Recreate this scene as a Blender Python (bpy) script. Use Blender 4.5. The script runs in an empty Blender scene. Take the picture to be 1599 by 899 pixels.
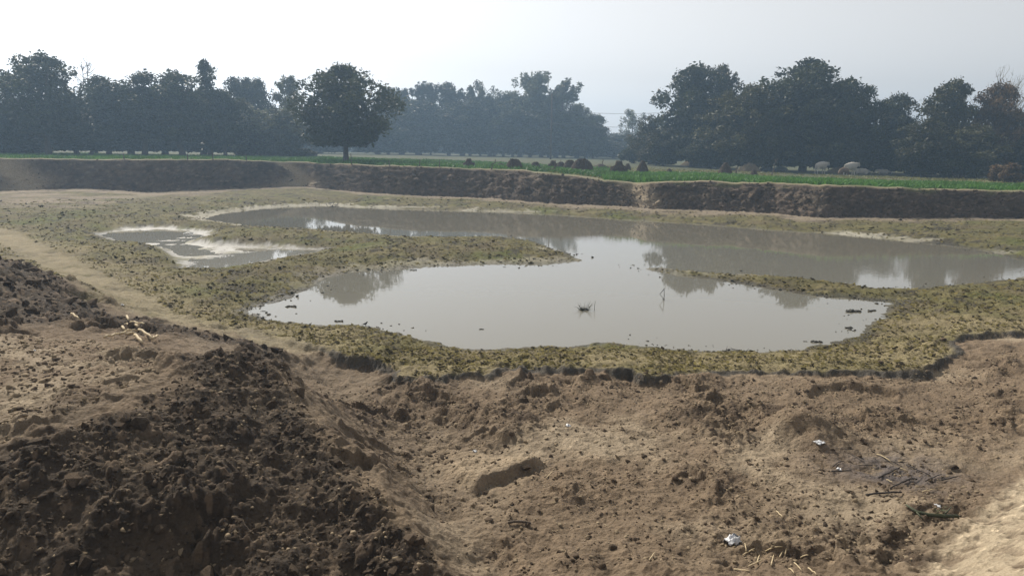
import bpy, bmesh, math, random
import numpy as np
from mathutils import Vector, Matrix
from mathutils.bvhtree import BVHTree

# ------------------------------------------------------------------ camera, sky, sun, exposure
scene = bpy.context.scene
COL = scene.collection
HC = 3.45                                    # eye height above the water
FPX = 1164.0                                 # focal length in photo pixels (1599 wide)
PITCH = math.atan(217.5 / FPX)
ROLL = math.radians(0.8)
f_ = np.array([0, math.cos(PITCH), -math.sin(PITCH)])
u0 = np.array([0, math.sin(PITCH), math.cos(PITCH)])
r0 = np.array([1.0, 0, 0])
r_ = r0 * math.cos(ROLL) + u0 * math.sin(ROLL)
u_ = u0 * math.cos(ROLL) - r0 * math.sin(ROLL)
CAM = np.array([0, 0, HC])
cd = bpy.data.cameras.new('camera')
cam = bpy.data.objects.new('camera', cd)
COL.objects.link(cam)
cd.sensor_width = 36.0
cd.lens = 36.0 * FPX / 1599.0
cd.clip_start = 0.05
cd.clip_end = 3000
M = Matrix(((r_[0], u_[0], -f_[0], 0), (r_[1], u_[1], -f_[1], 0), (r_[2], u_[2], -f_[2], HC), (0, 0, 0, 1)))
cam.matrix_world = M
scene.camera = cam

SUN_AZ = math.radians(-36)                   # left of the view direction (+Y)
SUN_EL = math.radians(41)
world = bpy.data.worlds.new('World')
scene.world = world
world.use_nodes = True
wn, wl = world.node_tree.nodes, world.node_tree.links
for n in list(wn):
    wn.remove(n)
wo = wn.new('ShaderNodeOutputWorld')
bg = wn.new('ShaderNodeBackground')
sky = wn.new('ShaderNodeTexSky')
sky.sky_type = 'NISHITA'
sky.sun_disc = False
sky.sun_elevation = SUN_EL
sky.sun_rotation = SUN_AZ
sky.altitude = 100
sky.air_density = 1.0
sky.dust_density = 1.8
sky.ozone_density = 1.5
hs = wn.new('ShaderNodeHueSaturation')
hs.inputs['Saturation'].default_value = 0.03
wl.new(sky.outputs[0], hs.inputs['Color'])
wl.new(hs.outputs[0], bg.inputs['Color'])
bg.inputs['Strength'].default_value = 0.124
wl.new(bg.outputs[0], wo.inputs['Surface'])

sd = bpy.data.lights.new('sun', 'SUN')
sd.energy = 4.5
sd.angle = math.radians(0.9)
sd.color = (1.0, 0.92, 0.79)
sun = bpy.data.objects.new('sun', sd)
COL.objects.link(sun)
sdir = Vector((math.sin(SUN_AZ) * math.cos(SUN_EL), math.cos(SUN_AZ) * math.cos(SUN_EL), math.sin(SUN_EL)))
sun.rotation_euler = sdir.to_track_quat('Z', 'Y').to_euler()
sun.location = (0, 0, 60)

vs = scene.view_settings
vs.view_transform = 'Standard'
vs.look = 'None'
vs.exposure = 0.1
vs.gamma = 1.0
scene.cycles.volume_bounces = 1
scene.cycles.max_bounces = 6
scene.cycles.transparent_max_bounces = 8

rnd = random.Random(11)
RNG = np.random.default_rng(7)

# ------------------------------------------------------------------ helpers: pixels to the ground, noise
def ray(px, py):
    d = f_ + (px - 799.5) / FPX * r_ - (py - 449.5) / FPX * u_
    return d
def unproj(px, py, z=0.0):
    d = ray(px, py)
    t = (z - HC) / d[2]
    return CAM + d * t
def lerp(a, b, t): return a + (b - a) * t
def sstep(a, b, x):
    t = np.clip((x - a) / (b - a), 0, 1)
    return t * t * (3 - 2 * t)

def hash01(ix, iy, seed):
    h = (ix.astype(np.int64) * 374761393 + iy.astype(np.int64) * 668265263 + seed * 1442695041) & 0xFFFFFFFF
    h = ((h ^ (h >> 13)) * 1274126177) & 0xFFFFFFFF
    h = ((h ^ (h >> 16)) * 2246822519) & 0xFFFFFFFF
    h = h ^ (h >> 15)
    return (h & 0xFFFFFF) / float(0x1000000)
def perlin(x, y, seed=0):
    ix, iy = np.floor(x), np.floor(y)
    fx, fy = x - ix, y - iy
    ux, uy = fx * fx * fx * (fx * (fx * 6 - 15) + 10), fy * fy * fy * (fy * (fy * 6 - 15) + 10)
    def g(ox, oy):
        a = hash01(ix + ox, iy + oy, seed) * 6.2831853
        return np.cos(a) * (fx - ox) + np.sin(a) * (fy - oy)
    a = lerp(g(0, 0), g(1, 0), ux)
    b = lerp(g(0, 1), g(1, 1), ux)
    return lerp(a, b, uy) * 1.5
def fbm(x, y, sc, oc=4, seed=0, gain=0.5):
    s, a, t = 0.0, 1.0, 0.0
    for o in range(oc):
        s = s + a * perlin(x / sc + 17.3 * o, y / sc - 9.1 * o, seed + o)
        t += a
        a *= gain
        sc *= 0.5
    return s / t
def clodf(x, y, cell, seed, dens=0.7, lo=0.25, hi=0.5):
    """height (in cells) of rounded lumps lying on a plane, and a random id"""
    X, Y = x / cell, y / cell
    ix, iy = np.floor(X), np.floor(Y)
    best = np.zeros_like(X)
    bid = np.zeros_like(X)
    for ox in (-1, 0, 1):
        for oy in (-1, 0, 1):
            cx, cy = ix + ox, iy + oy
            h1 = hash01(cx, cy, seed)
            px, py = cx + 0.2 + 0.6 * hash01(cx, cy, seed + 1), cy + 0.2 + 0.6 * hash01(cx, cy, seed + 2)
            r = (lo + (hi - lo) * hash01(cx, cy, seed + 3) ** 1.5) * (h1 < dens)
            an = hash01(cx, cy, seed + 4) * 3.14159
            dx, dy = X - px, Y - py
            a, b = dx * np.cos(an) + dy * np.sin(an), (dy * np.cos(an) - dx * np.sin(an)) * 1.4
            d2 = np.maximum(np.abs(a), 0.62 * (np.abs(a) + np.abs(b))) ** 2 * 0.6 + (a * a + b * b) * 0.5
            k = np.sqrt(np.clip(r * r - d2, 0, None)) * 0.8
            up = k > best
            best = np.where(up, k, best)
            bid = np.where(up, h1 / max(dens, 1e-6), bid)
    return best, bid
def polyline_sd(x, y, P):
    """distance to an open polyline, signed by side (left of travel > 0), and the parameter 0..n-1"""
    P = np.asarray(P, float)
    best = np.full(x.shape, 1e9)
    sg = np.ones(x.shape)
    par = np.zeros(x.shape)
    for i in range(len(P) - 1):
        a, b = P[i], P[i + 1]
        ab = b - a
        t = np.clip(((x - a[0]) * ab[0] + (y - a[1]) * ab[1]) / (ab @ ab), 0, 1)
        dx, dy = x - a[0] - t * ab[0], y - a[1] - t * ab[1]
        d = np.hypot(dx, dy)
        c = ab[0] * dy - ab[1] * dx
        up = d < best
        best = np.where(up, d, best)
        sg = np.where(up, np.where(c >= 0, 1.0, -1.0), sg)
        par = np.where(up, i + t, par)
    return best * sg, par
def polygon_sd(x, y, P):
    """signed distance to a closed polygon, positive outside"""
    P = np.asarray(P, float)
    best = np.full(x.shape, 1e9)
    ins = np.zeros(x.shape, bool)
    n = len(P)
    for i in range(n):
        a, b = P[i], P[(i + 1) % n]
        ab = b - a
        t = np.clip(((x - a[0]) * ab[0] + (y - a[1]) * ab[1]) / max(ab @ ab, 1e-9), 0, 1)
        d = np.hypot(x - a[0] - t * ab[0], y - a[1] - t * ab[1])
        best = np.minimum(best, d)
        if a[1] != b[1]:
            cr = ((a[1] > y) != (b[1] > y)) & (x < (b[0] - a[0]) * (y - a[1]) / (b[1] - a[1]) + a[0])
            ins ^= cr
    return np.where(ins, -best, best)
def world_poly(pts, z): return np.array([unproj(a, b, z)[:2] for a, b in pts])

# ------------------------------------------------------------------ the lie of the land
POND = world_poly([(318,341),(345,334),(385,329),(430,324),(500,321),(560,324),(650,327),(750,330),(830,333),(900,337),(960,342),
    (1030,346),(1100,350),(1180,357),(1260,362),(1330,368),(1420,377),(1490,384),(1545,393),(1610,410),(1660,425),(1610,432),
    (1560,438),(1480,446),(1420,451),(1360,450),(1310,443),(1260,436),(1200,431),(1140,428),(1080,424),(1030,419),(1005,419),
    (1030,425),(1060,431),(1120,437),(1180,447),(1240,457),(1290,465),(1340,467),(1388,472),(1385,488),(1360,503),(1345,520),(1295,538),
    (1240,546),(1150,549),(1060,547),(1000,541),(960,536),(880,541),(800,545),(740,545),(700,540),(640,525),(590,513),(560,507),
    (500,508),(430,501),(383,487),(410,478),(450,465),(488,449),(505,434),(560,424),(620,420),(700,415),(780,412),(860,413),(908,407),
    (895,400),(868,391),(850,383),(820,375),(780,370),(700,371),(640,371),(560,364),(480,358),(400,354),(350,348)], 0.0)
PUD1 = world_poly([(160,366),(178,362),(230,360),(285,361),(295,366),(270,373),(235,377),(190,377)], 0.0)
PUD2 = world_poly([(288,419),(315,408),(348,401),(395,394),(440,390),(505,390),(470,398),(410,408),(340,419)], 0.0)
SCUM = world_poly([(150,366),(190,357),(260,355),(335,362),(330,372),(310,378),(340,383),(420,384),(505,389),(450,402),(400,411),(340,422),(285,422),(265,405),(235,390),(190,382)], 0.0)
STEP_PX = [(-900,380),(-300,352),(-60,372),(0,392),(60,418),(130,455),(200,482),(300,507),(370,520),(400,527),(440,533),(500,541),(530,556),(575,560),(615,572),
    (622,584),(690,590),(705,583),(760,580),(790,573),(850,572),(920,572),(985,578),(1000,588),(1030,589),(1060,583),(1100,577),(1150,573),(1250,575),
    (1350,579),(1440,580),(1455,570),(1480,560),(1498,545),(1492,530),(1510,518),(1560,515),(1620,516),(1800,510),(2300,500)]
STEP = np.array([unproj(a, b, 0.22)[:2] for a, b in STEP_PX])
STEP_W = np.array([3, 3, 2.5, 2.2, 2.0, 1.6, 1.2, 0.8, 0.4, 0.15] + [0.05] * 28 + [0.3, 1.5])
STEP_W = STEP_W[:len(STEP_PX)]
LEDGE = np.array([unproj(a, b, 0.12)[:2] for a, b in [(738,752),(762,742),(800,733),(832,722),(846,708)]])
SCARP = np.array([unproj(a, b, 0.10)[:2] for a, b in [(1250,626),(1275,616),(1320,611),(1375,613),(1418,626)]])
PATH = np.array([unproj(a, b, 0.35)[:2] for a, b in [(-80,345),(0,358),(50,385),(110,415),(170,452),(240,485),(330,510),(430,527)]])

CTRL = [  # (pixel x, pixel y, height)
    (500,562,.10),(640,602,.10),(800,602,.10),(950,602,.10),(1100,602,.10),(1300,602,.10),(1450,595,.08),(1560,535,.12),(1700,530,.12),
    (600,700,.04),(800,680,.05),(1000,680,.05),(1200,700,.08),(1400,700,.10),(1599,640,.15),(760,800,.05),(900,800,.05),(1100,800,.08),
    (1300,800,.10),(1450,800,.12),(740,899,.02),(900,899,.05),(1100,899,.10),(1300,899,.12),(1420,899,.14),
    (1599,899,.86),(1599,820,.48),(1575,790,.24),(1700,899,1.0),(1720,800,.75),(1470,868,.15),(1530,808,.14),(1585,752,.15),(1530,899,.52),
    (735,880,.03),(690,810,.03),(615,725,.04),(535,645,.05),(490,600,.07),
    (690,890,.16),(640,830,.33),(590,770,.47),(530,700,.62),(482,640,.78),
    (610,899,.20),(520,899,.30),(300,899,.36),(150,899,.50),(0,899,.62),(-150,899,.66),(560,820,.36),
    (442,580,.95),(405,577,1.06),(360,588,1.10),(300,604,1.12),(200,635,1.13),(140,655,1.11),(60,690,1.08),(0,715,1.05),(-100,740,1.02),
    (440,660,.82),(480,740,.60),(520,800,.45),
    (400,700,.73),(300,740,.80),(150,780,.82),(0,810,.83),(420,820,.50),(250,830,.62),
    (0,640,1.08),(100,600,1.10),(250,560,1.02),(0,560,1.12),(100,535,.98),(300,545,.80),(380,547,.60),(0,520,1.05),(200,512,.62),(300,512,.46),(430,545,.22),(450,555,.30),
    (0,440,1.20),(60,446,1.0),(100,462,.80),(150,490,.66),(0,405,1.22),(40,420,.9),(-100,395,1.45),(-200,450,1.4),(-150,600,1.15)]
cp = [tuple(unproj(a, b, z)[:2]) + (z,) for a, b, z in CTRL]
cp += [(0,1,1.75),(0,3,.72),(1.6,3,.85),(-1.6,3,.65),(0,-2,1.9),(3,0,1.9),(-3,0,1.7),(-3.6,2.6,.50),(-6,2,.95),(-6,5,1.0),(6,2,1.6),(5,5,1.1),(9,6,1.0),(9,12,.3),(14,12,.35),(20,14,.5),
       (25,0,1.9),(-25,0,1.9),(0,-20,2.0),(20,-15,2),(-20,-15,2),(-15,8,1.6),(-12,14,1.3),(-25,12,1.8),(15,5,1.2)]
cp = np.array(cp)
def tps(d2): return 0.5 * d2 * np.log(d2 + 1e-9)
n = len(cp)
K = tps((cp[:, None, 0] - cp[None, :, 0]) ** 2 + (cp[:, None, 1] - cp[None, :, 1]) ** 2) + np.eye(n) * 0.02
A = np.zeros((n + 3, n + 3))
A[:n, :n] = K
A[:n, n] = 1
A[:n, n + 1:] = cp[:, :2]
A[n:, :n] = A[:n, n:].T
WTS = np.linalg.solve(A, np.concatenate([cp[:, 2], [0, 0, 0]]))
def base_rbf(x, y):
    z = WTS[n] + WTS[n + 1] * x + WTS[n + 2] * y
    for i in range(n):
        z = z + WTS[i] * tps((x - cp[i, 0]) ** 2 + (y - cp[i, 1]) ** 2)
    return np.clip(z, -0.1, 2.2)

# the far bank, by direction: foot pixel and top pixel
BANK = [(-60,298,247),(0,298,248),(40,296,249),(130,294,250),(230,300,250),(300,297,250),(380,294,251),(430,291,252),(470,291,254),(520,296,257),(560,300,258),
        (650,305,261),(760,309,265),(850,316,270),(900,318,276),(950,320,283),(990,322,287),(1010,325,287),(1060,326,284),(1100,327,284),(1200,332,287),
        (1280,339,291),(1400,340,294),(1500,340,297),(1599,341,300),(1660,342,302)]
ZF = 0.34
bt, bf, bz, brun = [], [], [], []
for x, yf, yt in BANK:
    p = unproj(x, yf, ZF)
    th = math.atan2(p[0], p[1])
    d = math.hypot(p[0], p[1])
    run = 1.0
    for _ in range(6):                       # height of the top edge that shows at pixel yt
        q = ray(x, yt)
        t = (d + run) / math.hypot(q[0], q[1])
        zt = HC + q[2] * t
        run = (0.7 if x < 700 else 0.95) * (zt - ZF)
    bt.append(th); bf.append(d); bz.append(zt); brun.append(run)
bt = [-2.0, -1.0] + bt + [1.0, 2.0]
bf = [22, 36] + bf + [28, 20]
bz = [2.2, bz[0]] + bz + [bz[-1], 1.9]
brun = [1.2, 1.2] + brun + [brun[-1], 1.0]
_tg = np.linspace(-2.0, 2.0, 4001)
_kg = np.exp(-np.linspace(-2.5, 2.5, 31) ** 2 / 2); _kg /= _kg.sum()
def _smooth(v):
    q = np.interp(_tg, bt, v)
    return np.convolve(np.pad(q, 15, mode='edge'), _kg, 'valid')
_bf, _bz, _br = _smooth(bf), _smooth(bz), _smooth(brun)
def bank_at(th):
    return np.interp(th, _tg, _bf), np.interp(th, _tg, _bz), np.interp(th, _tg, _br)
zfar = lambda th: np.interp(th, [-2, -0.6, -0.2, 0.1, 0.35, 0.6, 2], [2.2, 2.25, 2.15, 1.9, 1.55, 1.45, 1.6])

def soil(x, y, detail=True):
    """everything on this side of the far bank's foot: height, albedo and roughness"""
    jx, jy = 0.22 * fbm(x, y, 0.9, 3, 50), 0.22 * fbm(x, y, 0.9, 3, 60)
    sdp = polygon_sd(x, y, POND)
    sdq = np.minimum(polygon_sd(x, y, PUD1), polygon_sd(x, y, PUD2))
    sj = 0.30 * fbm(x, y, 1.1, 4, 310, 0.65) + 0.12 * fbm(x, y, 0.25, 2, 315)
    sdp = sdp + sj
    sdq = sdq + 1.2 * sj
    sdw = np.minimum(sdp, sdq)
    r = np.hypot(x, y)
    wob = np.clip(r / 40, 0.25, 1)
    zs = np.where(sdw > 0, 0.34 * (1 - np.exp(-np.clip(sdw, 0, None) / 1.7)), -0.4 * (1 - np.exp(np.clip(sdw, None, 0) / 1.2)))
    flat = sstep(0.3, -0.6, polygon_sd(x, y, SCUM))
    zs = np.where(sdp > 0.2, lerp(zs, np.where(sdq > 0, -0.004, -0.03), flat), zs)
    st, par = polyline_sd(x + jx * 0.7, y + jy * 0.7, STEP)
    w = np.interp(par, np.arange(len(STEP_W)), STEP_W)
    w = w * (1.0 + 1.6 * sstep(0.0, 0.4, fbm(x, y, 0.8, 3, 301)))
    k = sstep(-w, w, st + 0.10 * fbm(x, y, 0.16, 3, 305) * (w < 0.5))                     # 1 on the pond's side of the cut
    zb = base_rbf(x, y)
    zpond = lerp(zs, np.maximum(zb, 0.03), 0.4 * sstep(-0.1, 0.35, fbm(x, y, 2.2, 2, 350)) * np.exp(-np.clip(st, 0, None) / 0.6) * (w < 0.5) * sstep(0.2, 1.0, sdw))
    z = lerp(zb, zpond, k)
    near = 1 - k
    out = dict(k=k, sdw=sdw, sdp=sdp, sdq=sdq, st=st, par=par, flat=flat)
    # the left heap: clods where the ground stands high and faces the camera
    hx, hy = x + 3.0, y - 6.0
    sh, _ = polyline_sd(x + jx, y + jy, HEAP_EDGE)
    heap = polygon_sd(x + 0.5 * jx, y + 0.5 * jy, HEAP_FACE)
    heapm = sstep(0.22, -0.30, heap + 0.25 * fbm(x, y, 0.5, 3, 320)) * near
    heap2 = sstep(0.3, -0.3, polygon_sd(x + jx, y + jy, HEAP_BACK)) * near
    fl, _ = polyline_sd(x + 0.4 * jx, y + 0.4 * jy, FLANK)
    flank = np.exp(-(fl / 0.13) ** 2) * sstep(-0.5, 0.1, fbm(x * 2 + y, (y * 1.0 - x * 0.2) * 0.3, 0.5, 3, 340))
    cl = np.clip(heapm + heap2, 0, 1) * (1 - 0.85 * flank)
    out['heap'] = heapm
    led, lp = polyline_sd(x + 0.6 * jx, y + 0.6 * jy, LEDGE)
    lf = sstep(-0.05, 0.03, led) * np.exp(-(np.clip(led, 0, None) / 0.9) ** 2) * sstep(0.0, 1.0, lp) * sstep(len(LEDGE) - 1.0, len(LEDGE) - 1.9, lp)
    sca, sp = polyline_sd(x + 0.8 * jx, y + 0.8 * jy, SCARP)
    sf = sstep(-0.06, 0.03, sca) * np.exp(-(np.clip(sca, 0, None) / 0.6) ** 2) * sstep(0.0, 0.8, sp) * sstep(len(SCARP) - 1.0, len(SCARP) - 1.8, sp)
    lc = unproj(1258, 682, 0.1)
    lump = 0.30 * np.exp(-(((x + jx - lc[0]) / 0.42) ** 2 + ((y + jy - lc[1]) / 0.36) ** 2) ** 1.4)
    z = z + near * (0.14 * lf + 0.11 * sf) + lump * near
    lc2 = unproj(1130, 640, 0.1)
    z = z + near * 0.10 * np.exp(-((x + 2 * jx - lc2[0]) / 0.7) ** 2 - ((y + jy - lc2[1]) / 0.5) ** 2)
    # patchy roughness of the trodden floor
    patch = sstep(-0.15, 0.35, fbm(x, y, 1.7, 3, 5) + 0.25 * np.exp(-((x + 1.0) / 1.8) ** 2) * (y < 11) - 0.12)
    smooth_right = sstep(0.0, 0.18, polygon_sd(x + 0.3 * jx, y + 0.3 * jy, MOUND_R))
    sandy = sstep(0.3, -0.5, polygon_sd(x + jx, y + jy, SAND_L)) * near
    rough = near * (0.35 + 0.65 * patch) * (0.25 + 0.75 * smooth_right) * (1 - 0.3 * sandy)
    if detail:
        far = np.clip(14.0 / np.clip(r, 1, None), 0.6, 1)
        f1, f2 = fbm(x, y, 0.7, 4, 21), fbm(x, y, 0.22, 4, 31, 0.62)
        rid = 1 - np.abs(fbm(x, y, 0.34, 3, 41)) * 2.4
        c1, i1 = clodf(x, y, 0.20, 3, 0.55, 0.18, 0.5)
        c2, i2 = clodf(x, y, 0.075, 13, 0.6, 0.2, 0.5)
        c3, i3 = clodf(x, y, 0.42, 23, 0.45, 0.2, 0.45)
        terr = sstep(-0.02, 0.02, fbm(x, y, 1.3, 4, 71)) + sstep(0.20, 0.23, fbm(x, y, 0.8, 4, 75))
        z = z + rough * (0.065 * f1 + 0.065 * f2 + 0.028 * rid + 0.085 * terr * (0.35 + 0.65 * patch) * sstep(0.1, 0.9, polygon_sd(x, y, MOUND_R)))
        z = z + near * 0.03 * (f1 + f2)
        z = z + rough * patch * (0.35 * 0.20 * c1 + 0.5 * 0.075 * c2)
        rake = np.abs(fbm(x * 0.5 + y * 0.6, (x * 0.8 - y * 0.5) * 2.5, 0.5, 3, 91))
        z = z + near * (1 - smooth_right) * (0.03 * f2 - 0.05 * rake)
        z = z + cl * (0.06 * f1 + 0.26 * 0.20 * c1 + 0.7 * 0.075 * c2 + 0.42 * 0.15 * c3 + 0.022 * f2)
        # algae: low hummocks with drying cracks; quiet by the water
        dry = sstep(0.02, 0.5, sdw) * k
        hum = np.abs(fbm(x, y, 0.55, 3, 81)) ** 0.8
        ca, ia = clodf(x, y, 0.33, 33, 0.75, 0.25, 0.55)
        cb_, ib = clodf(x, y, 0.14, 36, 0.7, 0.25, 0.5)
        hard = sstep(-0.25, 0.25, fbm(x, y, 2.6, 3, 85))
        z = z + dry * (1 - flat) * far * (0.4 + 0.6 * hard) * (0.09 * hum + 0.11 * ca + 0.09 * cb_ + 0.05 * f2 - 0.06)
        z = z + k * sstep(-1.3, 0.3, sdw) * (0.05 * f1 * wob + 0.03 * f2) * (1 - 0.7 * flat)
        z = z + flat * (sdp > 0) * (0.045 * fbm(x * 0.45, y, 0.9, 4, 88, 0.6))
        z = np.where(sdw < -1.3, np.minimum(z, -0.05), z)
    else:
        f1 = f2 = rid = np.zeros_like(x); i1 = i2 = i3 = ia = ib = c1 = c2 = c3 = ca = cb_ = np.zeros_like(x); dry = k; hard = k
    out.update(z=z, patch=patch, rough=rough, cl=cl, sandy=sandy, right=1 - smooth_right)
    if not detail:
        return out
    # albedo
    def mix(a, b, t): return a + (np.array(b) - a) * t[:, None]
    c = np.tile(np.array([0.205, 0.150, 0.099]), (len(x), 1))
    tone = fbm(x, y, 2.2, 4, 101)
    c = mix(c, (0.325, 0.258, 0.180), sstep(-0.1, 0.3, tone) * (1 - patch * 0.7))
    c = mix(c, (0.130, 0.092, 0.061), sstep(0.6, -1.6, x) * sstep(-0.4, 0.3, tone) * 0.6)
    c = mix(c, (0.095, 0.067, 0.045), np.clip((0.2 + 0.8 * patch) * sstep(-0.02, 0.32, fbm(x, y, 0.4, 4, 111, 0.6)) * 0.95, 0, 1))
    c = mix(c, (0.30, 0.238, 0.165), np.clip(sandy * sstep(-0.35, 0.25, fbm(x, y, 0.6, 4, 115)), 0, 1))
    c = mix(c, (0.44, 0.358, 0.252), (1 - smooth_right) * sstep(-0.4, 0.1, f2) * near)
    c = mix(c, (0.36, 0.28, 0.19), np.clip(lf * 1.2, 0, 1) * 0.8 * near * sstep(0.03, 0.1, led))
    c = c * (1 + near * (0.35 + 0.65 * patch) * np.where(c2 > 0.04, 1.1 * (i2 - 0.55), -0.12) * (1 - 0.8 * sandy))[:, None]
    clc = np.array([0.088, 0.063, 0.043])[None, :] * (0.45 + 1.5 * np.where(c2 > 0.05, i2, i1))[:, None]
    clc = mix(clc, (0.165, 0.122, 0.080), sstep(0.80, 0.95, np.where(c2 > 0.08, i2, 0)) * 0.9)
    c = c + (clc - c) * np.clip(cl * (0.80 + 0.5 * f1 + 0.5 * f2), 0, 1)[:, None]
    c = mix(c, (0.20, 0.147, 0.096), np.clip(flank * 0.8, 0, 1) * near)  # sunlit rim along the heap's crest, painted as a paler streak
    ash = unproj(1390, 735, 0.1)
    am = np.exp(-(((x + jx - ash[0]) / 0.72) ** 2 + ((y + jy - ash[1]) / 0.50) ** 2) ** 1.3) * sstep(-0.5, 0.2, f2) * near
    c = mix(c, (0.105, 0.092, 0.092), am * 0.9)
    # algae flats
    al = np.tile(np.array([0.122, 0.109, 0.040]), (len(x), 1))
    al = mix(al, (0.170, 0.144, 0.066), sstep(-0.1, 0.4, fbm(x, y, 1.4, 4, 121)))
    al = mix(al, (0.098, 0.106, 0.024), sstep(0.05, 0.45, fbm(x, y, 3.5, 3, 131)))
    hole = np.maximum(sstep(0.0, 0.22, fbm(x, y, 0.42, 4, 141, 0.6)), sstep(0.08, 0.3, fbm(x, y, 1.1, 4, 145, 0.6))) * (0.45 + 0.55 * hard)
    al = mix(al, (0.046, 0.039, 0.027), hole * 0.95)
    al = mix(al, (0.115, 0.090, 0.050), sstep(0.0, 0.4, fbm(x, y, 1.9, 4, 148, 0.6)) * 0.7)
    rim = sstep(3.5, 0.5, np.abs(st)) * k * sstep(-0.5, 0.2, tone)
    al = mix(al, (0.27, 0.22, 0.125), np.clip(rim * 0.75, 0, 1))
    d_f = bank_at(np.arctan2(x, y))[0]
    bare = np.clip(sstep(-0.05, 0.25, sstep(4.5, 0, d_f - r) * 0.6 + 0.45 * fbm(x, y, 3.0, 4, 151) - 0.28 + 0.4 * sstep(-14, -24, x) * sstep(28, 40, y)), 0, 1)
    al = mix(al, (0.255, 0.205, 0.150), bare * 0.9)
    al = mix(al, (0.10, 0.078, 0.06), bare * sstep(0.1, 0.35, fbm(x * 0.5, y, 1.2, 4, 161)) * 0.8)
    pd, _ = polyline_sd(x + 1.2 * jx, y + 1.2 * jy, PATH)
    pm = np.exp(-(pd / 0.75) ** 2) * sstep(-0.7, 0.0, f1)
    kc = np.where(w < 0.5, sstep(0.5 * w, 1.5 * w, st), sstep(-0.9 * w, 0.2 * w, st + 0.5 * fbm(x, y, 1.2, 3, 330)))
    c = mix(c, (0.085, 0.074, 0.060), np.clip(4 * k * (1 - kc), 0, 1) * (w < 0.5))  # face of the cut: bare soil, its shade painted in as darker colour
    c = c + (al - c) * kc[:, None]
    c = mix(c, (0.265, 0.220, 0.140), pm * 0.9 * (1 - cl))
    scn = fbm(x * 0.6, y, 0.9, 4, 171)
    sc = sstep(0.42, 0.58, flat + 0.9 * fbm(x * 0.6, y, 0.5, 4, 173, 0.6)) * sstep(-0.35, 0.0, scn) * (flat > 0.02)
    c = mix(c, (0.42, 0.405, 0.38), np.clip(sc * 0.85, 0, 1) * (sdp > 0.3))
    c = mix(c, (0.20, 0.18, 0.15), flat * sstep(0.1, 0.4, fbm(x, y, 0.6, 4, 175)) * 0.6 * (sdp > 0.3))
    # a pale dried film along the far and left water's edge
    edge = sstep(0.85, 0.55, sdp + 1.1 * fbm(x * 0.7, y, 0.8, 4, 183, 0.62)) * (sdp > -0.2) * sstep(14, 30, y) * sstep(-0.10, 0.25, fbm(x * 0.3, y * 0.6, 2.0, 3, 181) + np.where(x < -2, 0.3, -0.05))
    c = mix(c, (0.46, 0.43, 0.36), np.clip(edge, 0, 1) * 0.7)
    wet = sstep(0.45, 0.0, sdw + 0.3 * fbm(x, y, 1.6, 3, 360)) * (y < 30)
    c = mix(c, (0.085, 0.073, 0.052), wet * 0.6 * (1 - np.clip(edge, 0, 1)))
    c = c * (1 - 0.45 * wet[:, None] * (1 - np.clip(edge, 0, 1))[:, None])
    rough_a = np.clip(0.93 - 0.35 * wet - 0.45 * flat * (sdp > 0), 0.22, 1)
    c = c * (1 + 0.30 * f2 + 0.15 * f1)[:, None]
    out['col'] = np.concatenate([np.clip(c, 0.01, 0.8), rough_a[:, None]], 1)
    return out

HEAP_EDGE = np.array([unproj(a, b, z)[:2] for a, b, z in [(-100,735,1.25),(0,712,1.25),(140,652,1.2),(300,600,1.08),(400,574,.97),(450,590,.7)]])
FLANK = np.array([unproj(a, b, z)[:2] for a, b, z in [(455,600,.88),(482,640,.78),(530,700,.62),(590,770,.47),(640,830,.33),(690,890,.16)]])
HEAP_FACE = np.array([unproj(a, b, z)[:2] for a, b, z in [(-250,760,1.0),(-100,742,1.02),(0,715,1.05),(60,690,1.08),(140,657,1.11),(200,640,1.12),(290,600,1.06),(330,560,.8),(390,548,.6),(440,548,.3),
    (455,590,.92),(482,640,.78),(530,700,.62),(590,770,.47),(640,830,.33),(690,890,.16)]] + [[-0.9, 4.2], [-2.0, 3.4], [-4.4, 3.0]])
HEAP_BACK = np.array([unproj(a, b, z)[:2] for a, b, z in [(-120,380,1.4),(0,400,1.2),(50,418,.9),(110,452,.75),(170,487,.6),(250,506,.5),(350,525,.45),(430,540,.3),(440,556,.3),(380,550,.6),(300,530,.7),(200,525,.8),(130,505,.8),(40,508,1.0),(-40,515,1.1),(-250,480,1.4)]])
SAND_L = np.array([unproj(a, b, z)[:2] for a, b, z in [(-60,525,1.1),(60,520,1.05),(140,530,.98),(230,560,1.0),(250,600,1.08),(120,650,1.1),(40,690,1.08),(-120,730,1.03),(-200,640,1.1)]])
MOUND_R = np.array([unproj(a, b, z)[:2] for a, b, z in [(1460,905,.15),(1495,866,.15),(1545,812,.14),(1602,758,.15),(1690,695,.25),(1800,760,.9)]] + [[6, 2], [2.6, 3.0]])

def ground_z(x, y):
    x, y = np.atleast_1d(np.asarray(x, float)), np.atleast_1d(np.asarray(y, float))
    dn = Vector((0, 0, -1))
    out = np.zeros(len(x))
    for i in range(len(x)):
        h = BVH.ray_cast(Vector((x[i], y[i], 60)), dn)[0]
        out[i] = h.z if h is not None else 1.9
    return out
def hit(px, py):
    d = Vector(ray(px, py)).normalized()
    h = BVH.ray_cast(Vector(CAM) + d * 2.5, d)[0]
    return np.array(h)
def depth(p): return float((np.asarray(p) - CAM) @ f_)
def px_size(p, px): return px * depth(p) / FPX

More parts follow.
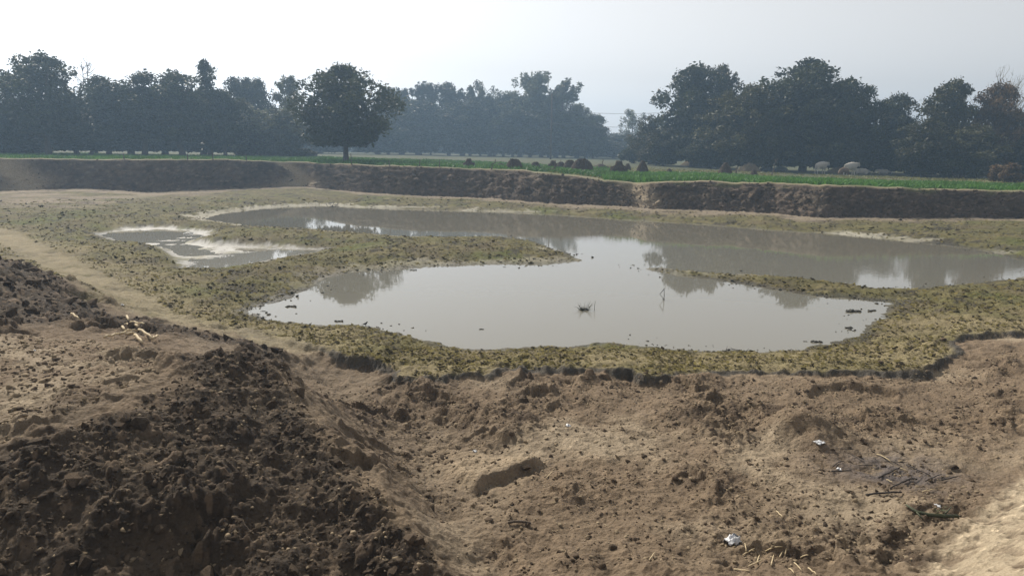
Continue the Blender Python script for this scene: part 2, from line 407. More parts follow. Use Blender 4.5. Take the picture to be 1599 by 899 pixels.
# ------------------------------------------------------------------ object helpers
def mesh_from(name, V, F, smooth=True):
    me = bpy.data.meshes.new(name)
    V = np.asarray(V, np.float32)
    F = np.asarray(F, np.int32)
    me.vertices.add(len(V))
    me.vertices.foreach_set('co', V.ravel())
    k = F.shape[1]
    me.loops.add(F.size)
    me.loops.foreach_set('vertex_index', F.ravel())
    me.polygons.add(len(F))
    me.polygons.foreach_set('loop_start', np.arange(0, F.size, k, dtype=np.int32))
    me.polygons.foreach_set('loop_total', np.full(len(F), k, np.int32))
    if smooth:
        me.polygons.foreach_set('use_smooth', np.ones(len(F), bool))
    me.update(calc_edges=True)
    return me
def set_col(me, C):
    a = me.color_attributes.new('Col', 'FLOAT_COLOR', 'POINT')
    a.data.foreach_set('color', np.asarray(C, np.float32).ravel())
def obj(name, me, mat=None, parent=None):
    o = bpy.data.objects.new(name, me)
    COL.objects.link(o)
    if mat and not len(me.materials):
        me.materials.append(mat)
    if parent:
        o.parent = parent
    return o
def tag(o, label=None, cat=None, group=None, kind=None):
    if label: o['label'] = label
    if cat: o['category'] = cat
    if group: o['group'] = group
    if kind: o['kind'] = kind
    return o
def empty(name, loc, rz=0.0, sc=(1, 1, 1)):
    o = bpy.data.objects.new(name, None)
    COL.objects.link(o)
    o.location = tuple(loc)
    o.rotation_euler = (0, 0, rz)
    o.scale = sc
    o.empty_display_size = 0.2
    return o
class MB:
    """collects tubes, leaves and lumps into one mesh of quads and triangles"""
    def __init__(s): s.v, s.f = [], []
    def tube(s, pts, rad, sides=6, cap=True):
        pts = [Vector(p) for p in pts]
        b = len(s.v)
        m = len(pts)
        for i, p in enumerate(pts):
            t = (pts[min(i + 1, m - 1)] - pts[max(i - 1, 0)])
            t = t.normalized() if t.length > 1e-9 else Vector((0, 0, 1))
            a = t.cross(Vector((0.31, 0.87, 0.11)) if abs(t.z) > 0.8 else Vector((0, 0, 1))).normalized()
            c = t.cross(a)
            for k in range(sides):
                w = 6.28318 * k / sides
                s.v.append(p + (a * math.cos(w) + c * math.sin(w)) * rad[i])
        for i in range(m - 1):
            for k in range(sides):
                k2 = (k + 1) % sides
                s.f.append((b + i * sides + k, b + i * sides + k2, b + (i + 1) * sides + k2, b + (i + 1) * sides + k))
        if cap:
            s.f.append(tuple(b + k for k in range(sides))[::-1])
            s.f.append(tuple(b + (m - 1) * sides + k for k in range(sides)))
    def mesh(s, name, smooth=True):
        me = bpy.data.meshes.new(name)
        me.from_pydata([tuple(v) for v in s.v], [], s.f)
        if smooth:
            me.polygons.foreach_set('use_smooth', [True] * len(me.polygons))
        return me

# ------------------------------------------------------------------ materials
def new_mat(name):
    m = bpy.data.materials.new(name)
    m.use_nodes = True
    nt = m.node_tree
    return m, nt.nodes, nt.links, nt.nodes['Principled BSDF']
def soil_material(name, bump=0.5, scale=1.0, spread=(0.72, 1.22)):
    m, N, L, P = new_mat(name)
    at = N.new('ShaderNodeVertexColor'); at.layer_name = 'Col'
    tc = N.new('ShaderNodeTexCoord')
    n1 = N.new('ShaderNodeTexNoise'); n1.inputs['Scale'].default_value = 9 * scale; n1.inputs['Detail'].default_value = 8; n1.inputs['Roughness'].default_value = 0.7
    n2 = N.new('ShaderNodeTexNoise'); n2.inputs['Scale'].default_value = 45 * scale; n2.inputs['Detail'].default_value = 6; n2.inputs['Roughness'].default_value = 0.75
    vo = N.new('ShaderNodeTexVoronoi'); vo.inputs['Scale'].default_value = 26 * scale
    for q in (n1, n2, vo): L.new(tc.outputs['Object'], q.inputs['Vector'])
    mr = N.new('ShaderNodeMapRange'); mr.inputs[1].default_value = 0.3; mr.inputs[2].default_value = 0.7
    mr.inputs[3].default_value, mr.inputs[4].default_value = spread
    L.new(n2.outputs['Fac'], mr.inputs[0])
    mx = N.new('ShaderNodeMix'); mx.data_type = 'RGBA'; mx.blend_type = 'MULTIPLY'; mx.inputs[0].default_value = 1
    L.new(at.outputs['Color'], mx.inputs[6])
    L.new(mr.outputs[0], mx.inputs[7])
    L.new(mx.outputs[2], P.inputs['Base Color'])
    L.new(at.outputs['Alpha'], P.inputs['Roughness'])
    P.inputs['Specular IOR Level'].default_value = 0.25
    ad = N.new('ShaderNodeMath'); ad.operation = 'ADD'
    mu = N.new('ShaderNodeMath'); mu.operation = 'MULTIPLY'; mu.inputs[1].default_value = 0.22
    L.new(n2.outputs['Fac'], mu.inputs[0])
    L.new(n1.outputs['Fac'], ad.inputs[0]); L.new(mu.outputs[0], ad.inputs[1])
    b1 = N.new('ShaderNodeBump'); b1.inputs['Strength'].default_value = bump; b1.inputs['Distance'].default_value = 0.06
    L.new(ad.outputs[0], b1.inputs['Height'])
    b2 = N.new('ShaderNodeBump'); b2.inputs['Strength'].default_value = bump * 0.6; b2.inputs['Distance'].default_value = 0.025
    L.new(vo.outputs['Distance'], b2.inputs['Height']); L.new(b1.outputs[0], b2.inputs['Normal'])
    L.new(b2.outputs[0], P.inputs['Normal'])
    return m
def plain_material(name, col, rough=0.85, var=0.25, scale=6.0, bump=0.3, spec=0.3, dist=0.03):
    m, N, L, P = new_mat(name)
    tc = N.new('ShaderNodeTexCoord')
    n1 = N.new('ShaderNodeTexNoise'); n1.inputs['Scale'].default_value = scale; n1.inputs['Detail'].default_value = 7; n1.inputs['Roughness'].default_value = 0.7
    L.new(tc.outputs['Object'], n1.inputs['Vector'])
    rp = N.new('ShaderNodeValToRGB')
    c = np.array(col)
    rp.color_ramp.elements[0].position = 0.3; rp.color_ramp.elements[1].position = 0.7
    rp.color_ramp.elements[0].color = (*np.clip(c * (1 - var), 0, 1), 1)
    rp.color_ramp.elements[1].color = (*np.clip(c * (1 + var), 0, 1), 1)
    L.new(n1.outputs['Fac'], rp.inputs[0]); L.new(rp.outputs[0], P.inputs['Base Color'])
    P.inputs['Roughness'].default_value = rough
    P.inputs['Specular IOR Level'].default_value = spec
    b = N.new('ShaderNodeBump'); b.inputs['Strength'].default_value = bump; b.inputs['Distance'].default_value = dist
    L.new(n1.outputs['Fac'], b.inputs['Height']); L.new(b.outputs[0], P.inputs['Normal'])
    return m
def vary(m):
    N, L = m.node_tree.nodes, m.node_tree.links
    P = N['Principled BSDF']
    src = P.inputs['Base Color'].links[0].from_socket
    oi = N.new('ShaderNodeObjectInfo'); mr = N.new('ShaderNodeMapRange'); mr.inputs[3].default_value = 0.6; mr.inputs[4].default_value = 1.4
    L.new(oi.outputs['Random'], mr.inputs[0])
    mx = N.new('ShaderNodeMix'); mx.data_type = 'RGBA'; mx.blend_type = 'MULTIPLY'; mx.inputs[0].default_value = 1
    L.new(src, mx.inputs[6]); L.new(mr.outputs[0], mx.inputs[7]); L.new(mx.outputs[2], P.inputs['Base Color'])
    return m
def leaf_material(name, col, trans=0.3, rough=0.55, spec=0.25):
    m, N, L, P = new_mat(name)
    at = N.new('ShaderNodeVertexColor'); at.layer_name = 'Col'
    mx = N.new('ShaderNodeMix'); mx.data_type = 'RGBA'; mx.blend_type = 'MULTIPLY'; mx.inputs[0].default_value = 1
    mx.inputs[7].default_value = (*col, 1)
    L.new(at.outputs['Color'], mx.inputs[6])
    oi = N.new('ShaderNodeObjectInfo')
    mr = N.new('ShaderNodeMapRange'); mr.inputs[3].default_value = 0.8; mr.inputs[4].default_value = 1.25
    L.new(oi.outputs['Random'], mr.inputs[0])
    m2 = N.new('ShaderNodeMix'); m2.data_type = 'RGBA'; m2.blend_type = 'MULTIPLY'; m2.inputs[0].default_value = 1
    L.new(mx.outputs[2], m2.inputs[6]); L.new(mr.outputs[0], m2.inputs[7])
    L.new(m2.outputs[2], P.inputs['Base Color'])
    P.inputs['Roughness'].default_value = rough
    P.inputs['Specular IOR Level'].default_value = spec
    tr = N.new('ShaderNodeBsdfTranslucent')
    L.new(m2.outputs[2], tr.inputs['Color'])
    ms = N.new('ShaderNodeMixShader'); ms.inputs[0].default_value = trans
    out = N['Material Output'] if 'Material Output' in N else [q for q in N if q.type == 'OUTPUT_MATERIAL'][0]
    L.new(P.outputs[0], ms.inputs[1]); L.new(tr.outputs[0], ms.inputs[2]); L.new(ms.outputs[0], out.inputs['Surface'])
    return m
def water_material(name, col, ripple):
    m, N, L, P = new_mat(name)
    P.inputs['Base Color'].default_value = (*col, 1)
    P.inputs['Roughness'].default_value = 0.025
    P.inputs['IOR'].default_value = 1.333
    P.inputs['Specular IOR Level'].default_value = 0.5
    tc = N.new('ShaderNodeTexCoord')
    mp = N.new('ShaderNodeMapping'); mp.inputs['Scale'].default_value = (1.0, 2.2, 1.0)
    L.new(tc.outputs['Object'], mp.inputs['Vector'])
    n1 = N.new('ShaderNodeTexNoise'); n1.inputs['Scale'].default_value = 3.2; n1.inputs['Detail'].default_value = 2
    n0 = N.new('ShaderNodeTexNoise'); n0.inputs['Scale'].default_value = 0.10; n0.inputs['Detail'].default_value = 2
    L.new(mp.outputs[0], n1.inputs['Vector']); L.new(tc.outputs['Object'], n0.inputs['Vector'])
    mr = N.new('ShaderNodeMapRange'); mr.inputs[1].default_value = 0.45; mr.inputs[2].default_value = 0.68; mr.inputs[3].default_value = 0.06; mr.inputs[4].default_value = 1.0
    L.new(n0.outputs['Fac'], mr.inputs[0])
    mu = N.new('ShaderNodeMath'); mu.operation = 'MULTIPLY'
    L.new(n1.outputs['Fac'], mu.inputs[0]); L.new(mr.outputs[0], mu.inputs[1])
    b = N.new('ShaderNodeBump'); b.inputs['Strength'].default_value = ripple; b.inputs['Distance'].default_value = 0.01
    L.new(mu.outputs[0], b.inputs['Height']); L.new(b.outputs[0], P.inputs['Normal'])
    return m
MAT = dict(
    ground=soil_material('trodden_soil', 0.75, 1.0, (0.72, 1.22)),
    bank=soil_material('bank_soil', 0.9, 0.3, (0.6, 1.4)),
    field=soil_material('field_soil', 0.4, 0.3),
    clod=vary(plain_material('clod_soil', (0.094, 0.069, 0.048), 0.95, 0.5, 9, 0.7, 0.15)),
    clod_pale=plain_material('pale_clod_soil', (0.25, 0.195, 0.13), 0.95, 0.3, 14, 0.5, 0.15),
    mudclump=plain_material('wet_mud', (0.045, 0.040, 0.030), 0.6, 0.4, 20, 0.6),
    water=water_material('pond_water', (0.178, 0.165, 0.132), 0.22),
    puddle=water_material('puddle_water', (0.24, 0.225, 0.19), 0.05),
    bark=plain_material('bark', (0.085, 0.068, 0.052), 0.9, 0.35, 5, 0.6, 0.2, 0.05),
    pale_bark=plain_material('pale_bark', (0.26, 0.23, 0.19), 0.85, 0.3, 3, 0.4),
    leaf=leaf_material('dark_leaves', (0.040, 0.050, 0.018), 0.22),
    leaf_olive=leaf_material('olive_leaves', (0.058, 0.062, 0.023), 0.22),
    leaf_pale=leaf_material('pale_leaves', (0.085, 0.098, 0.050), 0.35),
    leaf_dry=leaf_material('dry_leaves', (0.135, 0.098, 0.050), 0.35),
    crop=leaf_material('crop_blades', (0.085, 0.190, 0.040), 0.4),
    algae=leaf_material('dried_algae', (0.130, 0.114, 0.042), 0.05, 0.95, 0.05),
    weed=leaf_material('field_weeds', (0.17, 0.165, 0.060), 0.35),
    dung=plain_material('dung_cakes', (0.075, 0.056, 0.042), 0.95, 0.35, 7, 0.6, 0.15),
    thatch=plain_material('old_straw', (0.13, 0.103, 0.066), 0.95, 0.35, 9, 0.6, 0.15),
    stalk=plain_material('dry_stalk', (0.50, 0.40, 0.25), 0.7, 0.2, 12, 0.2),
    wood=plain_material('weathered_wood', (0.095, 0.075, 0.058), 0.9, 0.35, 9, 0.5),
    char=plain_material('charred_wood', (0.045, 0.038, 0.036), 0.9, 0.4, 18, 0.5),
    green_wood=plain_material('green_wood', (0.055, 0.062, 0.034), 0.7, 0.3, 15, 0.3),
    cow_white=plain_material('cow_white_hide', (0.42, 0.39, 0.35), 0.75, 0.12, 4, 0.1),
    cow_brown=plain_material('cow_brown_hide', (0.17, 0.115, 0.075), 0.75, 0.2, 4, 0.1),
    horn=plain_material('horn', (0.10, 0.09, 0.08), 0.5, 0.2, 6, 0.1),
    plastic=plain_material('white_plastic', (0.58, 0.59, 0.62), 0.35, 0.05, 8, 0.2, 0.5),
    tarp=plain_material('pale_blue_tarpaulin', (0.50, 0.56, 0.66), 0.45, 0.12, 3, 0.2, 0.5),
    wire=plain_material('wire', (0.12, 0.12, 0.13), 0.5, 0.1, 5, 0.0),
    bird=plain_material('dark_feathers', (0.035, 0.035, 0.04), 0.6, 0.3, 30, 0.1),
    rust=plain_material('rust_red_soil', (0.24, 0.12, 0.07), 0.9, 0.25, 6, 0.4),
)

# ------------------------------------------------------------------ ground sheet, cut into the pieces one would name
def build_terrain():
    az = np.radians(np.concatenate([np.arange(-180, -44, 4.0), np.linspace(-43.5, 43.5, 760), np.arange(46, 181, 4.0)]))
    DREF = 45.0
    rs = [0.04]
    while rs[-1] < DREF:
        r = rs[-1]
        dr = 0.10 if r < 3.6 else min(max(r * r / (1164 * 3.4), 0.016), 0.0062 * r)
        rs.append(r + dr)
    rs = np.array(rs); rs[-1] = DREF
    nB = 44
    tc = np.concatenate([np.linspace(0.0, 1.0, 40)[1:] ** 1.6 * 40, np.geomspace(42, 240, 26)])
    rows = len(rs) + nB + len(tc)
    TH = np.tile(az, (rows, 1))
    df, zt, run = bank_at(az)
    wob = 0.45 * fbm(az * 45, az * 0, 5.0, 4, 200, 0.6)
    df = df + wob
    wgt = sstep(10, DREF, rs)
    RA = rs[:, None] * (1 + (df[None] / DREF - 1) * wgt[:, None])
    tb = np.linspace(0, 1, nB + 1)[1:]
    RB = df[None] + run[None] * tb[:, None]
    RC = (df + run)[None] + tc[:, None]
    R = np.concatenate([RA, RB, RC])
    nA = len(rs)
    X, Y = R * np.sin(TH), R * np.cos(TH)
    Z = np.zeros_like(X)
    C = np.zeros(X.shape + (4,))
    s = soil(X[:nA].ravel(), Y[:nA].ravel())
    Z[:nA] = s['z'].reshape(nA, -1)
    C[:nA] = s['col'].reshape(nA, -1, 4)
    heap = np.zeros(X.shape); heap[:nA] = s['heap'].reshape(nA, -1)
    kk = np.zeros(X.shape); kk[:nA] = s['k'].reshape(nA, -1)
    # bank face: eroded, cloddy
    zfoot = Z[nA - 1]
    U = np.tile(az * 45, (nB, 1)); T = np.tile(tb[:, None], (1, len(az))) * 2.4
    th = np.tile(az, (nB, 1))
    topz = zt + 0.16 * fbm(az * 45, az * 0 + 3, 2.5, 4, 210, 0.65)
    prof = tb ** 1.0
    cloddy = np.interp(th, [-0.6, -0.25, -0.1, 0.05, 0.6], [0.35, 0.5, 1.0, 1.3, 1.2])
    ca, ia = clodf(U, T, 0.55, 220, 0.8, 0.2, 0.55)
    cb, ib = clodf(U, T, 0.24, 224, 0.8, 0.2, 0.55)
    gul = fbm(U, T * 0.35, 1.1, 3, 230)
    cc, ic = clodf(U, T, 1.1, 228, 0.6, 0.2, 0.5)
    off = (0.60 * ca + 0.28 * cb + 0.5 * cc) * cloddy * 0.55 + 0.18 * gul + 0.30 * fbm(U, T, 0.5, 4, 233, 0.65)
    env = np.sin(np.pi * np.clip(tb, 0, 1)) ** 0.5
    Rb = RB - (off * env[:, None]) * 0.6
    X[nA:nA + nB], Y[nA:nA + nB] = Rb * np.sin(th), Rb * np.cos(th)
    zb = zfoot[None] + (topz - zfoot)[None] * prof[:, None]
    zb += 0.5 * off * env[:, None]
    zb += cloddy * (0.05 * fbm(U, T, 0.35, 3, 240)) * env[:, None]
    # footpath worn down the bank
    pth = math.atan2(*unproj(452, 290, ZF)[:2])
    pw = np.exp(-(((th - pth) * 50 - 1.2 * np.sin(T * 1.3) + 0.4) / (0.45 + 0.9 * np.clip(1 - T / 1.6, 0, 1))) ** 2)
    for q, wd, am in ((1003, 0.8, 0.55), (28, 1.0, 0.7)):
        p2 = math.atan2(*unproj(q, 315, ZF)[:2])
        pw = np.maximum(pw, am * np.exp(-(((th - p2) * 45 - 0.5 * np.sin(T * 2)) / wd) ** 2))
    zb -= 0.7 * pw * env[:, None]
    Z[nA:nA + nB] = zb
    bc = np.array([0.108, 0.080, 0.058])[None, None] * np.clip(1 + 0.5 * fbm(U, T, 1.2, 4, 250) + 0.9 * np.where(cb > .04, ib - .5, -0.25) + 0.5 * fbm(U, T, 0.3, 3, 252), 0.3, 2.2)[..., None]
    bc = lerp(bc, np.array([0.36, 0.29, 0.20]), (np.clip(pw * 1.5, 0, 1) * 0.95)[..., None])
    pale = sstep(0.1, 0.45, fbm(U, T, 2.4, 4, 255)) * np.interp(th, [-0.1, 0.1], [0.25, 0.4])
    bc = lerp(bc, np.array([0.20, 0.17, 0.125]), (pale * 0.6)[..., None])
    gr = sstep(0.75, 0.98, T / 2.4) * sstep(0.0, 0.3, fbm(U, T, 1.6, 3, 258)) * np.interp(th, [0.1, 0.2], [0.1, 0.8])
    bc = lerp(bc, np.array([0.11, 0.115, 0.04]), gr[..., None])
    rim = sstep(0.93, 1.0, T / 2.4)
    bc = lerp(bc, np.array([0.27, 0.22, 0.15]), (rim * 0.3)[..., None])
    C[nA:nA + nB, :, :3] = bc
    C[nA:nA + nB, :, 3] = 0.95
    # field
    XC, YC, TC = X[nA + nB:], Y[nA + nB:], np.tile(tc[:, None], (1, len(az)))
    thc = TH[nA + nB:]
    Zc = lerp(np.tile(topz, (len(tc), 1)), zfar(thc), sstep(0, 14, TC)) + 0.05 * fbm(XC, YC, 2.0, 3, 260) * sstep(0.3, 2, TC) + 0.06 * np.exp(-((TC - 0.5) / 0.4) ** 2)
    Z[nA + nB:] = Zc
    fc = np.tile(np.array([0.155, 0.140, 0.065]), XC.shape + (1,))
    fc = lerp(fc, np.array([0.085, 0.105, 0.035]), sstep(-0.2, 0.3, fbm(XC, YC, 6, 4, 270))[..., None])
    fc = lerp(fc, np.array([0.20, 0.165, 0.11]), sstep(0.1, 0.5, fbm(XC, YC, 4, 4, 274))[..., None])
    fc = lerp(fc, np.array([0.060, 0.066, 0.028]), (sstep(np.interp(thc, [0.1, 0.16], [4, 14]), np.interp(thc, [0.1, 0.16], [11, 30]), TC) * 0.85)[..., None])
    fc = lerp(fc, np.array([0.30, 0.25, 0.165]), (sstep(1.3, 0.3, TC) * sstep(-0.5, 0.1, fbm(XC, YC, 1.5, 3, 278)) * 0.5)[..., None])
    C[nA + nB:, :, :3] = fc
    C[nA + nB:, :, 3] = 0.95
    V = np.stack([X, Y, Z], -1).reshape(-1, 3)
    C = C.reshape(-1, 4)
    nc = len(az)
    i, j = np.meshgrid(np.arange(rows - 1), np.arange(nc), indexing='ij')
    j2 = (j + 1) % nc
    F = np.stack([i * nc + j, i * nc + j2, (i + 1) * nc + j2, (i + 1) * nc + j], -1).reshape(-1, 4)
    fi = np.repeat(np.arange(rows - 1), nc)
    hf = heap.reshape(-1)[F].mean(1)
    kf = kk.reshape(-1)[F].mean(1)
    inner = fi < nA - 1
    cls = np.where(fi >= nA + nB - 1, 4, np.where(~inner, 3, np.where(hf > 0.5, 1, np.where(kf > 0.5, 2, 0))))
    names = {0: ('ground', 'ground'), 1: ('earth_heap_ground', 'ground'), 2: ('pond_shore_ground', 'ground'), 3: ('far_bank_ground', 'bank'), 4: ('field_ground', 'field')}
    res = {}
    # normals of the whole sheet, kept on the pieces so that no seam shows
    fn = np.cross(V[F[:, 2]] - V[F[:, 0]], V[F[:, 3]] - V[F[:, 1]])
    vn = np.zeros_like(V)
    for q in range(4):
        for ax in range(3):
            vn[:, ax] += np.bincount(F[:, q], fn[:, ax], len(V))
    global BVH
    BVH = BVHTree.FromPolygons(V.tolist(), F.tolist())
    vn /= np.linalg.norm(vn, axis=1, keepdims=True) + 1e-12
    if vn[:, 2].mean() < 0:
        vn = -vn
        F = F[:, ::-1]
    for c, (nm, mt) in names.items():
        f = F[cls == c]
        u, inv = np.unique(f, return_inverse=True)
        me = mesh_from(nm, V[u], inv.reshape(-1, 4))
        set_col(me, C[u])
        me.normals_split_custom_set_from_vertices(vn[u].astype(np.float32))
        o = obj(nm, me, MAT[mt])
        tag(o, kind='structure')
        res[c] = o
    return res
TERR = build_terrain()
tag(TERR[0], 'trodden brown earth floor in front of the pond with rough clods')
tag(TERR[1], 'steep dark cloddy face of the dug earth heap in the near left corner')
tag(TERR[2], 'olive green algae flats drying round the pond')
tag(TERR[3], 'dark eroded earth bank beyond the pond')
tag(TERR[4], 'flat field beyond the far bank')

def water_sheet(name, poly, mat, label, grow=0.9, cell=0.4):
    x0, y0 = poly.min(0) - 2; x1, y1 = poly.max(0) + 2
    xs, ys = np.arange(x0, x1, cell), np.arange(y0, y1, cell)
    GX, GY = np.meshgrid(xs, ys, indexing='ij')
    sdv = polygon_sd(GX.ravel(), GY.ravel(), poly).reshape(GX.shape)
    ok = (sdv[:-1, :-1] < grow)
    ii, jj = np.nonzero(ok)
    ny = len(ys)
    F = np.stack([ii * ny + jj, (ii + 1) * ny + jj, (ii + 1) * ny + jj + 1, ii * ny + jj + 1], -1)
    V = np.stack([GX.ravel(), GY.ravel(), np.zeros(GX.size)], -1)
    u, inv = np.unique(F, return_inverse=True)
    o = obj(name, mesh_from(name, V[u], inv.reshape(-1, 4)), mat)
    return tag(o, label, kind='structure')
water_sheet('pond_water', POND, MAT['water'], 'still muddy pond water reflecting the pale sky and trees', 0.7)
water_sheet('puddle_water', SCUM, MAT['puddle'], 'shallow bright grey puddle streaked with mud left of the pond', 0.1, 0.2)

# ------------------------------------------------------------------ haze
def haze():
    bm = bmesh.new()
    bmesh.ops.create_cube(bm, size=1.0)
    bmesh.ops.scale(bm, vec=(640, 640, 24.0), verts=bm.verts)
    bmesh.ops.translate(bm, vec=(0, 0, 10.0), verts=bm.verts)
    me = bpy.data.meshes.new('haze'); bm.to_mesh(me); bm.free()
    m = bpy.data.materials.new('haze'); m.use_nodes = True
    N, L = m.node_tree.nodes, m.node_tree.links
    for q in list(N): N.remove(q)
    out = N.new('ShaderNodeOutputMaterial'); v = N.new('ShaderNodeVolumePrincipled')
    v.inputs['Color'].default_value = (0.50, 0.72, 1.0, 1)
    v.inputs['Density'].default_value = 0.0017
    v.inputs['Anisotropy'].default_value = 0.38
    L.new(v.outputs[0], out.inputs['Volume'])
    o = obj('haze', me, m)
    tag(o, 'pale blue morning haze over the fields', kind='stuff')
haze()

# ------------------------------------------------------------------ trees
def leaf_cloud(name, P, size, rng, droop=0.0, tone=None, stretch=1.8):
    """small pointed leaf-spray faces at points P"""
    m = len(P)
    d = rng.normal(size=(m, 3)); d[:, 2] = d[:, 2] * 0.8 - droop
    d /= np.linalg.norm(d, axis=1, keepdims=True)
    e = rng.normal(size=(m, 3))
    e -= d * (e * d).sum(1, keepdims=True)
    e /= np.linalg.norm(e, axis=1, keepdims=True)
    s = (size * (0.6 + 0.8 * rng.random(m)))[:, None]
    nn = np.cross(d, e)
    V = np.stack([P - d * s * 0.5 * stretch, P + e * s * 0.42 + nn * s * 0.12, P + d * s * 0.5 * stretch, P - e * s * 0.42 + nn * s * 0.12], 1).reshape(-1, 3)
    F = np.arange(4 * m).reshape(-1, 4)
    me = mesh_from(name, V, F, smooth=False)
    t = (0.65 + 0.7 * rng.random(m)) if tone is None else tone * (0.75 + 0.5 * rng.random(m))
    warm = rng.random(m) * 0.25
    C = np.stack([t * (1 + warm), t, t * (1 - 0.5 * warm), np.ones(m)], 1)
    set_col(me, np.repeat(C, 4, 0))
    return me
def dome(t):
    return np.where(t < 0.38, 0.72 + 0.28 * np.clip(t, 0, 1) / 0.38, np.sqrt(np.clip(1 - ((t - 0.38) / 0.62) ** 2, 0, 1)))
def make_dense(seed, H=11.0, R=4.2, cb=0.16, nl=46, nleaf=9000, ls=0.30, lob=(0.20, 0.34), fill=0.22, ragged=0.15, peak=1.0, lop=0.10):
    rng = np.random.default_rng(seed)
    cen, rad = [], []
    for i in range(nl):
        t = rng.random() ** 0.85
        h = lerp(cb * H + 0.12 * H, H * 0.93, t)
        pr = float(dome(np.array([t]))[0]) ** peak * (1 + ragged * rng.normal())
        rl = R * rng.uniform(*lob) * (1.0 if t < 0.75 else 0.8)
        q = R * pr - rl * 0.7
        q *= rng.random() ** 0.33
        a = rng.random() * 6.283
        cen.append((q * math.cos(a), q * math.sin(a), h)); rad.append(rl)
    cen, rad = np.array(cen), np.array(rad)
    w = rad ** 2; w /= w.sum()
    nf = int(nleaf * fill)
    idx = rng.choice(nl, nleaf - nf, p=w)
    d = rng.normal(size=(len(idx), 3)); d /= np.linalg.norm(d, axis=1, keepdims=True)
    fr = np.where(rng.random(len(idx)) < 0.18, rng.uniform(1.0, 1.5, len(idx)), 0.35 + 0.7 * rng.random(len(idx)) ** 0.5)
    P = cen[idx] + d * (rad[idx] * fr)[:, None] * np.array([1, 1, 0.78])
    t = rng.random(nf) ** 1.2
    a = rng.random(nf) * 6.283
    q = R * 0.72 * dome(t) * rng.random(nf) ** 0.5
    P2 = np.stack([q * np.cos(a), q * np.sin(a), lerp((cb + 0.04) * H, H * 0.8, t)], 1)
    P = np.concatenate([P, P2])
    tone = np.concatenate([(0.6 + 0.8 * rng.random(nl))[idx], np.full(nf, 0.8)])
    size = np.concatenate([np.full(len(idx), ls), np.full(nf, ls * 1.7)])
    P[:, 0] += lop * R * (0.5 + 0.5 * np.sin(P[:, 2] / H * 5 + seed)) * (P[:, 2] / H)
    keep = rng.random(len(P)) > np.where(P[:, 2] > 0.5 * H, 0.34, 0.0)
    P, tone, size = P[keep], tone[keep], size[keep]
    P[:, 2] = np.maximum(P[:, 2], (0.02 if cb < 0.05 else cb * H * 0.75) + (0.12 + 0.6 * cb * H) * rng.random(len(P)) ** 2 * (0.6 + np.sin(np.arctan2(P[:, 1], P[:, 0]) * 3 + seed) * 0.5))
    P[:, 2] *= np.where(P[:, 2] > 0.5 * H, lerp(1.0, H / P[:, 2].max(), (P[:, 2] - 0.5 * H) / (P[:, 2].max() - 0.5 * H)), 1.0)
    crown = leaf_cloud('crown', P, size, rng, 0.15, tone)
    mb = MB()
    r0_ = 0.026 * H
    lean = rng.normal(size=2) * 0.02 * H
    fork = max(cb, 0.14) * H * 1.25
    mb.tube([(0, 0, -0.3), (0, 0, 0.15), (lean[0] * .4, lean[1] * .4, fork * .5), (lean[0], lean[1], fork)], [r0_ * 1.7, r0_ * 1.25, r0_, r0_ * 0.9], 8)
    for i in rng.choice(nl, min(nl, 15), False):
        c = cen[i]
        m1 = np.array([lean[0] + c[0] * .35, lean[1] + c[1] * .35, fork + (c[2] - fork) * 0.5])
        m2 = (m1 + c) / 2 + rng.normal(size=3) * 0.15
        mb.tube([(lean[0], lean[1], fork * 0.92), m1, m2, c], [r0_ * .62, r0_ * .40, r0_ * .24, r0_ * .08], 5, False)
    return mb.mesh('trunk'), crown, H, R
def make_airy(seed, H=12.0, R=2.2, nleaf=4200, ls=0.26, nb=15, cb=0.30):
    rng = np.random.default_rng(seed)
    mb = MB()
    r0_ = 0.016 * H
    pts = [np.array([0, 0, -0.3])]
    x = np.zeros(2)
    for i in range(1, 9):
        x = x + rng.normal(size=2) * 0.10
        pts.append(np.array([x[0], x[1], H * 0.96 * i / 8]))
    mb.tube(pts, [r0_ * (1.25 - 1.1 * i / 8) for i in range(9)], 7)
    cen, rad = [], []
    for b in range(nb):
        u = cb + (0.98 - cb) * (b + rng.random()) / nb
        k = min(int(u * 8), 7)
        p0 = lerp(pts[k], pts[k + 1], u * 8 - k)
        a = rng.random() * 6.283
        tt = (u - cb) / (1 - cb)
        ln = R * (0.45 + 0.6 * math.sin(math.pi * min(0.15 + 0.8 * tt, 1))) * rng.uniform(0.6, 1.05)
        p1 = p0 + np.array([math.cos(a) * ln * .6, math.sin(a) * ln * .6, ln * 0.45])
        p2 = p0 + np.array([math.cos(a) * ln, math.sin(a) * ln, ln * rng.uniform(0.5, 0.9)])
        mb.tube([p0, p1, p2], [r0_ * .42 * (1.1 - tt * .6), r0_ * .25, r0_ * .08], 5, False)
        for q in (lerp(p0, p1, .5), p1, lerp(p1, p2, .5), p2, p2 + rng.normal(size=3) * 0.4, p1 + rng.normal(size=3) * 0.35):
            cen.append(q + np.array([0, 0, 0.1])); rad.append(R * rng.uniform(0.10, 0.26))
    cen.append(pts[-1]); rad.append(R * 0.3)
    cen, rad = np.array(cen), np.array(rad)
    w = rad ** 2; w /= w.sum()
    idx = rng.choice(len(cen), nleaf, p=w)
    d = rng.normal(size=(nleaf, 3)); d /= np.linalg.norm(d, axis=1, keepdims=True)
    P = cen[idx] + d * (rad[idx] * rng.random(nleaf) ** 0.45)[:, None] * np.array([0.9, 0.9, 1.7])
    P[:, 2] *= H / P[:, 2].max()
    tone = (0.75 + 0.5 * rng.random(len(cen)))[idx]
    return mb.mesh('trunk'), leaf_cloud('crown', P, np.full(nleaf, ls), rng, 0.9, tone, 2.2), H, R
